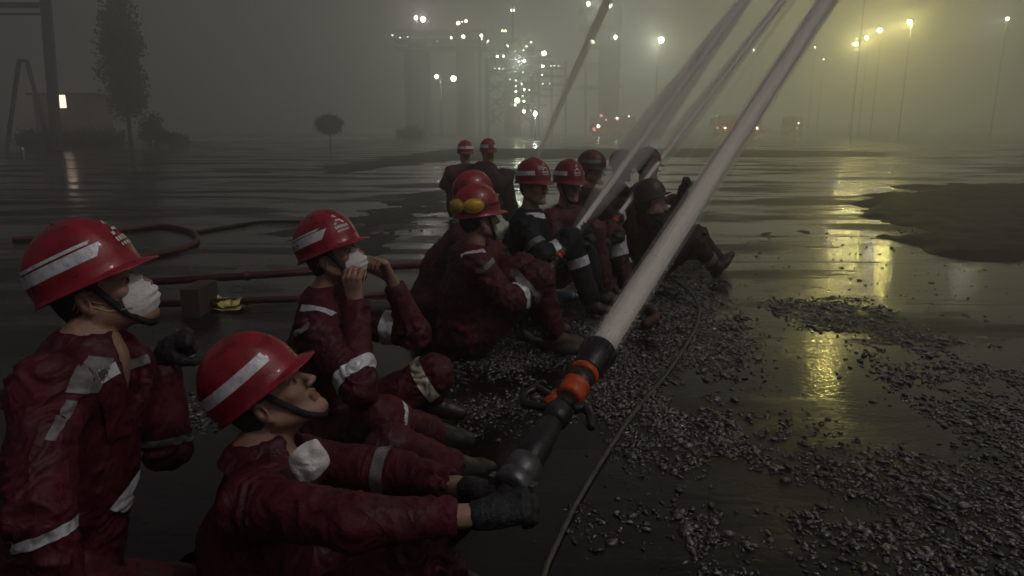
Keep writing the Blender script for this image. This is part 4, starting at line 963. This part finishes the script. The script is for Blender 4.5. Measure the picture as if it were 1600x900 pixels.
# ------------------------------------------------------------------ vegetation
def leaves(blobs, n, size, seed):
    """blobs: (centre, radii, weight); clustered leaf faces through the crown's volume"""
    r = np.random.default_rng(seed); V = []; F = []; tot = sum(b[2] for b in blobs)
    for c, R_, w in blobs:
        m = max(3, int(n * w / tot / 16)); 
        for _ in range(m):
            u = unit(r.normal(size=3)); cc = np.array(c) + u * np.array(R_) * r.uniform(.35, 1.0)
            for _ in range(16):
                p = cc + r.normal(size=3) * size * 1.6; a = unit(r.normal(size=3)); b2 = unit(np.cross(a, r.normal(size=3))); s = size * r.uniform(.6, 1.3)
                k = len(V); V += [p - a * s, p + b2 * s * .45, p + a * s, p - b2 * s * .45]; F.append((k, k + 1, k + 2, k + 3))
    return V, F
def tree(px, pyb, d, h, blobs, label, cat, group=None, n=1800, size=.10, trunk=.12, name='tree', seed=1):
    b = W(px, pyb, d); b[2] = 0; root = empty(name, b); tag(root, label, cat, group)
    mb = MB(); top = h * .75; mb.tube([b, b + (0.05, 0, top * .5), b + (0, 0, top)], [trunk, trunk * .7, trunk * .3], 8)
    r = random.Random(seed)
    for c, R_, w in blobs[:8]: mb.tube([b + (0, 0, max(.2, c[2] * .55)), b + np.array(c) * .8, b + np.array(c) + (0, 0, R_[2] * .3)], [trunk * .45, trunk * .3, trunk * .1], 6)
    mb.build('trunk', M['bark'], root, True)
    V, F = leaves([(b + np.array(c), R_, w) for c, R_, w in blobs], n, size, seed); mesh_obj('crown', V, F, M['leaf'], root, False); return root
tree(178, 0, 48, 9.5, [((0, 0, 3.4), (1.2, 1.2, 1.4), 3), ((-.2, 0, 5.4), (1.35, 1.3, 1.8), 4), ((.2, 0, 7.4), (1.3, 1.2, 1.6), 4), ((0, .2, 9.0), (1.0, 1.0, 1.3), 2), ((.4, 0, 4.4), (1.2, 1.0, 1.2), 2)], 'tall narrow dark tree rising above the left yard', 'tree', n=9000, size=.16, trunk=.16, seed=3)
tree(214, 0, 46, 2.4, [((0, 0, 1.2), (.75, .7, 1.1), 1), ((.3, 0, .7), (.9, .7, .7), 1)], 'rounded bush at the foot of the tall dark tree', 'bush', name='bush', n=3000, size=.10, seed=4)
tree(503, 0, 44, 2.0, [((0, 0, 1.55), (.78, .7, .55), 3)], 'small round clipped tree standing alone by the water', 'tree', n=6000, size=.075, trunk=.07, seed=5)
for i, (px, d, hh, lb) in enumerate([(20, 46, 1.1, 'wide low shrub at the left picture edge'), (62, 45, 1.3, 'dark shrub left of the lit window'), (108, 44, 1.3, 'dark shrub under the lit window'), (140, 47, 1.3, 'small shrub between lit window and tall tree'), (255, 52, .8, 'low tuft of bush right of the rounded bush'), (635, 70, 1.5, 'lone scrubby bush left of the lamp pole')]):
    tree(px, 0, d, hh, [((0, 0, hh * .55), (hh * .65, hh * .6, hh * .5), 1), ((hh * .5, 0, hh * .4), (hh * .5, hh * .5, hh * .4), 1), ((-hh * .5, .1, hh * .45), (hh * .5, hh * .5, hh * .4), 1)], lb, 'shrub', 'shrubs along the far left edge', n=2600, size=.10, trunk=.05, name='shrub', seed=20 + i)

# ------------------------------------------------------------------ left gantry, cabin, marker posts, far wall
D_ = 40
def up(px, py, d): return W(px, py, d)
root = empty('pipe_gantry', (W(70, 225, D_)[0], W(70, 225, D_)[1], 0)); tag(root, 'tall steel gantry with slanted braces at the left edge', 'gantry')
def foot(px, d): p = W(px, 225, d); p[2] = 0; return p
MB().bar(foot(88, D_), W(68, -40, D_), .24).build('post', M['steel'], root)
MB().bar(foot(78, D_), W(42, 95, D_), .09).bar(foot(8, D_), W(30, 95, D_), .09).bar(W(30, 95, D_), W(42, 95, D_), .09).build('brace', M['steel'], root)
MB().bar(W(-60, 8, D_), W(70, 8, D_), .14).bar(W(-60, 22, D_), W(70, 22, D_), .06).build('beam', M['steel'], root)
MB().tube([W(-60, -6, D_ - .4), W(80, -6, D_ - .4)], .16, 12).build('pipe_run', M['tankm'], root, True)
# cabin with lit window
cb = foot(104, 56); root = empty('cabin', cb); tag(root, 'small dark cabin with one warm lit window behind the shrubs', 'cabin')
MB().box(cb + (0, 1.5, 1.9), (2.2, 1.5, 1.9)).build('wall', M['wallp'], root); MB().box(cb + (0, 1.5, 3.9), (2.5, 1.8, .08)).build('roof', M['steel'], root)
wz = W(103, 159, 56); wi = MB().box((wz[0], cb[1] - .035, wz[2]), (.56, .03, .56)).build('window', M['glass'], root)
MB().box((wz[0], cb[1] - .08, wz[2]), (.50, .01, .50)).build('pane', E['window'], wi)
for px, py, lb in ((38, 250, 'pale marker post at the far left of the water'), (240, 232, 'pale marker post beside the rounded bush'), (298, 228, 'pale marker post right of the rounded bush')):
    p = G(px, py); r_ = empty('marker_post', p); tag(r_, lb, 'marker post', 'pale marker posts along the water'); MB().tube([p, p + (0, 0, .42)], .05, 10).build('post', M['concrete'], r_, True); MB().tube([p + (0, 0, .421), p + (0, 0, .52)], .053, 10).build('cap', M['white'], r_, True)
kb = MB(); a, b = G(-100, 226), G(720, 214); kb.bar((a[0], a[1], .08), (b[0], b[1], .08), .12, .09); tag(kb.build('kerb', M['concrete']), 'low kerb along the far edge of the water', kind='structure')

# ------------------------------------------------------------------ plant, masts and lamps
def ball(c, r, n=8):
    mb = MB(); V = [(c[0], c[1], c[2] + r)]; 
    for i in range(1, n - 2):
        for k in range(n): a = math.pi * i / (n - 2); q = 2 * math.pi * k / n; V.append((c[0] + r * math.sin(a) * math.cos(q), c[1] + r * math.sin(a) * math.sin(q), c[2] + r * math.cos(a)))
    V.append((c[0], c[1], c[2] - r)); F = [(0, 1 + k, 1 + (k + 1) % n) for k in range(n)]
    for i in range(n - 4): F += [(1 + i * n + k, 1 + (i + 1) * n + k, 1 + (i + 1) * n + (k + 1) % n, 1 + i * n + (k + 1) % n) for k in range(n)]
    l = 1 + (n - 4) * n; F += [(l + (k + 1) % n, l + k, len(V) - 1) for k in range(n)]
    return mb.add(V, F)
DP = 112.
def lamps(root, L_, d):
    for px, py, r, e in L_: ball(W(px, py, d), r * d / (165 if r > .33 else 205)).build('lamp', E[e], root, True)
def beam(p, watts, col):
    """the light the lamp at p throws into the smoke"""
    l = bpy.data.lights.new('lamp_light', 'POINT'); l.energy = watts * .13; l.color = col; l.shadow_soft_size = .3; o = bpy.data.objects.new('lamp_light', l); COL.objects.link(o); o.location = tuple(p)
def at0(px, d): p = W(px, 200, d); p[2] = 0; return p
# main process unit
base = at0(800, DP); root = empty('process_tower', base); tag(root, 'lit refinery process tower with stacked platforms and tall mast', 'tower')
fr = MB(); k_ = DP / FPX
xs = [W(x, 200, DP)[0] for x in (760, 790, 812, 832)]; tops = (90, 70, 66, 100)
for x, tp in zip(xs, tops):
    for dy in (0, 3, 8): fr.bar((x, DP * .975 + 8 + dy, 0), (x, DP * .975 + 8 + dy, W(800, tp, DP)[2]), .22)
for i in range(3):
    for k in range(5):
        z0 = W(800, 195 - k * 24, DP)[2]; z1 = W(800, 171 - k * 24, DP)[2]; fr.bar((xs[i], DP * .975 + 8, z0), (xs[i + 1], DP * .975 + 8, z1), .10); fr.bar((xs[i + 1], DP * .975 + 11, z0), (xs[i], DP * .975 + 11, z1), .10)
fr.build('frame', M['steel'], root)
fl = MB()
for py, x0, x1 in ((76, 788, 835), (92, 765, 850), (110, 762, 845), (128, 775, 840), (145, 785, 840), (160, 785, 838)):
    z = W(800, py, DP)[2]; a = W(x0, 200, DP)[0]; b = W(x1, 200, DP)[0]; fl.box(((a + b) / 2, DP * .975 + 12, z), ((b - a) / 2, 5, .14)); fl.bar((a, DP * .975 + 7, z + 1.1), (b, DP * .975 + 7, z + 1.1), .05)
fl.build('platform', M['steel'], root)
cl = MB(); x = W(801, 200, DP)[0]; cl.tube([(x, DP * .975 + 12, 0), (x, DP * .975 + 12, W(800, 58, DP)[2]), (x, DP * .975 + 12, W(800, 55, DP)[2])], [1.3, 1.3, .4], 16); cl.build('column', M['tankm'], root, True)
MB().bar((x, DP * .975 + 6, W(800, 70, DP)[2]), (x, DP * .975 + 6, W(800, 14, DP)[2]), .16).build('mast', M['steel'], root)
pr = MB(); rp = random.Random(5)
for i in range(46):
    px = rp.uniform(756, 848); py = rp.uniform(84, 188); ln = rp.uniform(6, 34); yy = rp.uniform(.2, 6)
    if i % 3: pr.bar(W(px, py, DP + yy), W(px + ln, py, DP + yy), rp.uniform(.06, .16))
    else: pr.bar(W(px, py, DP + yy), W(px, py + ln * .7, DP + yy), rp.uniform(.06, .22))
o = pr.build('pipework', M['steel'], root); o['kind'] = 'stuff'
lamps(root, [(801, 16, .42, 'white'), (801, 50, .14, 'dim'), (792, 72, .36, 'green'), (823, 74, .34, 'warm'), (812, 78, .22, 'warm'), (818, 79, .2, 'warm'), (805, 80, .16, 'warm'), (777, 88, .30, 'white'), (787, 88, .28, 'white'), (792, 90, .2, 'dim'), (812, 95, .34, 'white'), (819, 95, .34, 'white'), (830, 66, .2, 'warm'),
             (780, 107, .25, 'dim'), (786, 108, .2, 'dim'), (795, 110, .25, 'dim'), (805, 111, .25, 'dim'), (817, 113, .2, 'dim'), (773, 107, .15, 'dim'), (797, 124, .2, 'dim'), (806, 126, .25, 'dim'), (806, 134, .2, 'green'), (815, 131, .2, 'green'), (819, 140, .3, 'green'), (806, 143, .3, 'green'), (808, 157, .6, 'green'), (805, 164, .3, 'green'), (819, 158, .3, 'green'), (817, 150, .2, 'dim'), (819, 174, .36, 'warm'), (827, 141, .2, 'dim')], DP)
# left gantry of the plant
root = empty('process_unit', at0(700, DP + 10)); tag(root, 'low refinery unit with scattered lamps left of the lit tower', 'refinery unit'); D2_ = DP + 10
fr = MB()
for x in (640, 665, 715, 750):
    fr.bar(at0(x, D2_), W(x, 45, D2_), .2)
for py in (48, 62, 74): a, b = W(615, py, D2_), W(760, py, D2_); fr.box(((a + b) / 2) + (0, 3, 0), ((b[0] - a[0]) / 2, 3, .15))
fr.build('frame', M['steel'], root); tk = MB(); a = at0(728, D2_ + 8); tk.tube([a, a + (0, 0, 17), a + (0, 0, 18.5)], [1.6, 1.6, .5], 16); a = at0(655, D2_ + 8); tk.tube([a, a + (0, 0, 15), a + (0, 0, 16)], [2.4, 2.4, .8], 18); tk.build('vessel', M['tankm'], root, True)
lamps(root, [(650, 28, .45, 'white'), (661, 30, .62, 'white'), (716, 36, .42, 'warm'), (728, 33, .34, 'warm'), (722, 34, .2, 'warm'), (705, 59, .3, 'warm'), (724, 57, .38, 'green'), (752, 56, .40, 'green'), (763, 64, .3, 'dim'), (753, 61, .25, 'dim'), (785, 48, .30, 'green'), (790, 48, .26, 'green'), (683, 65, .15, 'dim'), (613, 55, .25, 'dim'), (625, 59, .2, 'dim'), (637, 58, .2, 'dim'), (761, 67, .2, 'dim')], D2_)
root = empty('process_unit', at0(865, DP + 4)); tag(root, 'small dim refinery frame with one bright bulb right of the tower', 'refinery unit'); D3_ = DP + 4
fr = MB()
for x in (842, 862, 884): fr.bar(at0(x, D3_), W(x, 96, D3_), .18)
for py in (103, 118, 131): a, b = W(838, py, D3_), W(888, py, D3_); fr.box(((a + b) / 2) + (0, 2, 0), ((b[0] - a[0]) / 2, 2, .12))
fr.bar(W(850, 103, D3_), W(850, 80, D3_), .12); fr.build('frame', M['steel'], root)
lamps(root, [(850, 83, .55, 'white'), (848, 103, .34, 'white'), (860, 103, .16, 'dim'), (866, 103, .16, 'dim'), (873, 103, .16, 'dim'), (847, 117, .2, 'white'), (838, 131, .2, 'dim'), (848, 131, .2, 'dim'), (859, 131, .16, 'dim')], D3_)
root = empty('process_unit', at0(940, DP + 20)); tag(root, 'tall dim refinery frame with four lamps at the top centre', 'refinery unit'); D4_ = DP + 20
fr = MB()
for x in (915, 938, 965): fr.bar(at0(x, D4_), W(x, -20, D4_), .25)
for py in (12, 40, 70, 100, 135): a, b = W(908, py, D4_), W(972, py, D4_); fr.box(((a + b) / 2) + (0, 4, 0), ((b[0] - a[0]) / 2, 4, .15))
fr.build('frame', M['steel'], root); cl = MB(); a = at0(950, D4_ + 8); cl.tube([a, a + (0, 0, 24), a + (0, 0, 26)], [2.0, 2.0, .6], 18); cl.build('vessel', M['tankm'], root, True)
lamps(root, [(919, 6, .5, 'white'), (953, 8, .55, 'white'), (925, 65, .5, 'green'), (921, 69, .3, 'dim'), (962, 58, .42, 'white'), (964, 73, .2, 'dim')], D4_)
def mast(px, ytop, d, heads, label, r=.10, group='lamp masts over the yard'):
    b = at0(px, d); root = empty('lamp_mast', b); tag(root, label, 'lamp mast', group); t = W(px, ytop, d); t = np.array([b[0], b[1], t[2]])
    MB().tube([b, t], [r, r * .6], 10).build('pole', M['concrete'], root, True)
    for hx, hy, hr, e in heads:
        p = W(hx, hy, d); p[1] = b[1]; MB().bar(t, p + (0, 0, .12), .04).build('arm', M['concrete'], root); MB().box(p + (0, .0, hr + .06), (hr * 1.3, hr * 1.3, .06)).build('hood', M['steel'], root); ball(p, hr).build('lamp', E[e], root, True)
mast(690, 121, 95, [(684, 121, .24, 'white'), (710, 124, .34, 'white')], 'grey mast with two white lamps left of the lit tower', .16)
mast(752, 80, 130, [], 'thin unlit pole left of the lit tower', .14)
mast(1023, 66, 110, [(1027, 66, .36, 'lamp3')], 'tall lamp mast with one greenish white lamp', .16)
mast(836, 178, 80, [(836, 178, .20, 'flood')], 'low bright white floodlight at the foot of the tower', .08)
for i, (px, py, d, r_, lb) in enumerate([(1405, 40, 74, .20, 'nearest sodium street lamp, highest of the yellow row'), (1361, 52, 88, .20, 'second sodium street lamp of the yellow row'), (1342, 63, 98, .18, 'third smaller sodium street lamp of the yellow row'), (1327, 72, 106, .22, 'farthest sodium street lamp, lowest of the yellow row')]):
    mast(px, py, d, [(px - 3, py, r_, 'yellow')], lb, .05, 'sodium street lamps on the right')
    beam(W(px - 3, py, d - .6), 1500, (1, 1, .88))
mast(1330, -118, 60, [(1326, -118, .24, 'yellow')], 'sodium lamp added out of sight above the frame for the near yellow reflection, on a slender pole', .03, 'sodium street lamps on the right')  # added unseen lamp, there to throw the yellow reflection onto the near water
mast(1549, 35, 90, [(1549, 35, .16, 'lamp3')], 'lone small white lamp at the far right', .09)
for px, py, lb in ((1169, 81, 'small faint white lamp between the jets'), (1262, 77, 'small faint white lamp right of the thick jet'), (1277, 95, 'lowest faint lamp right of the thick jet')):
    mast(px, py, 120, [(px, py, .17, 'dim')], lb, .08)

beam(W(1027, 66, 108), 16000, (.95, 1, .84)); beam(W(1549, 35, 88), 2000, (1, 1, .9)); beam(W(661, 30, DP + 4), 6000, (1, .93, .9)); beam(W(810, 95, DP - 6), 9000, (.93, 1, .85)); beam(W(940, 10, DP + 10), 9000, (.93, 1, .85))
# fire engines far off
def engine(px, d, yaw, label, L_):
    c = at0(px, d); root = empty('fire_engine', (0, 0, 0)); tag(root, label, 'fire engine', 'fire engines far across the yard')
    MB().box((.9, 0, 1.95), (2.6, 1.2, 1.15)).build('body', M['truck'], root)
    cab = MB(); cab.add([(-3.9, -1.2, .7), (-3.9, 1.2, .7), (-1.75, 1.2, .7), (-1.75, -1.2, .7), (-3.6, -1.15, 2.9), (-3.6, 1.15, 2.9), (-1.75, 1.15, 2.9), (-1.75, -1.15, 2.9)], [(0, 3, 2, 1), (4, 5, 6, 7), (0, 1, 5, 4), (1, 2, 6, 5), (2, 3, 7, 6), (3, 0, 4, 7)]); cab.build('cab', M['truck'], root)
    MB().box((-3.78, 0, 2.15), (.03, 1.0, .45)).build('windscreen', M['glass'], root); MB().box((-2.7, -1.205, 2.1), (.6, .02, .4)).build('side_window', M['glass'], root); MB().box((0.2, 0, .75), (4.0, 1.1, .12)).build('chassis', M['steel'], root)
    for x in (-2.8, 1.0, 2.6):
        for y in (-1.05, 1.05): w_ = MB().tube([(x, y - .15, .5), (x, y + .15, .5)], .5, 18).build('wheel', M['rubber'], root, True); MB().tube([(x, y - .16, .5), (x, y + .16, .5)], .22, 12).build('rim', M['alloy'], w_, True)
    MB().box((-2.6, 0, 3.02), (.25, .9, .10)).build('light_bar', M['steel'], root); MB().bar((-1.5, 0, 3.25), (3.6, 0, 3.25), .06).bar((-1.5, .5, 3.25), (3.6, .5, 3.25), .06).build('ladder', M['alloy'], root)
    for x, y, z, r_, e in L_: ball((x, y, z), r_).build('lamp', E[e], root, True)
    root.location = c; root.rotation_euler = (0, 0, yaw)
engine(958, 118, rad(20), 'fire engine with glowing red and white lamps left of the jets', [(-3.95, -.9, 1.1, .3, 'red'), (-2.6, -.6, 3.25, .28, 'red'), (-3.4, -1.25, 1.6, .22, 'warm'), (-2.0, -1.25, 2.6, .16, 'red'), (0, -1.25, 2.9, .14, 'white'), (2.2, -1.25, 3.2, .12, 'dim')])
engine(1150, 108, rad(5), 'fire engine with a row of pinkish lamps between the jets', [(-3.4, -1.3, 1.3, .14, 'red'), (-2.2, -1.3, 1.3, .14, 'warm'), (-1.2, -1.3, 1.2, .14, 'red'), (.2, -1.3, 1.3, .14, 'warm'), (1.4, -1.3, 1.25, .14, 'red'), (2.8, -1.3, 1.3, .15, 'warm'), (-3.6, -1.2, 3.1, .13, 'red'), (-3.7, -1.25, 2.2, .1, 'red'), (1.5, -1.25, 3.2, .1, 'dim')])
engine(1238, 120, rad(60), 'farthest fire engine with a few pinkish lamps right of the thick jet', [(-3.4, -1.3, 1.3, .12, 'red'), (-2.2, -1.3, 2.1, .12, 'dim'), (1.2, -1.3, 3.2, .12, 'red')])
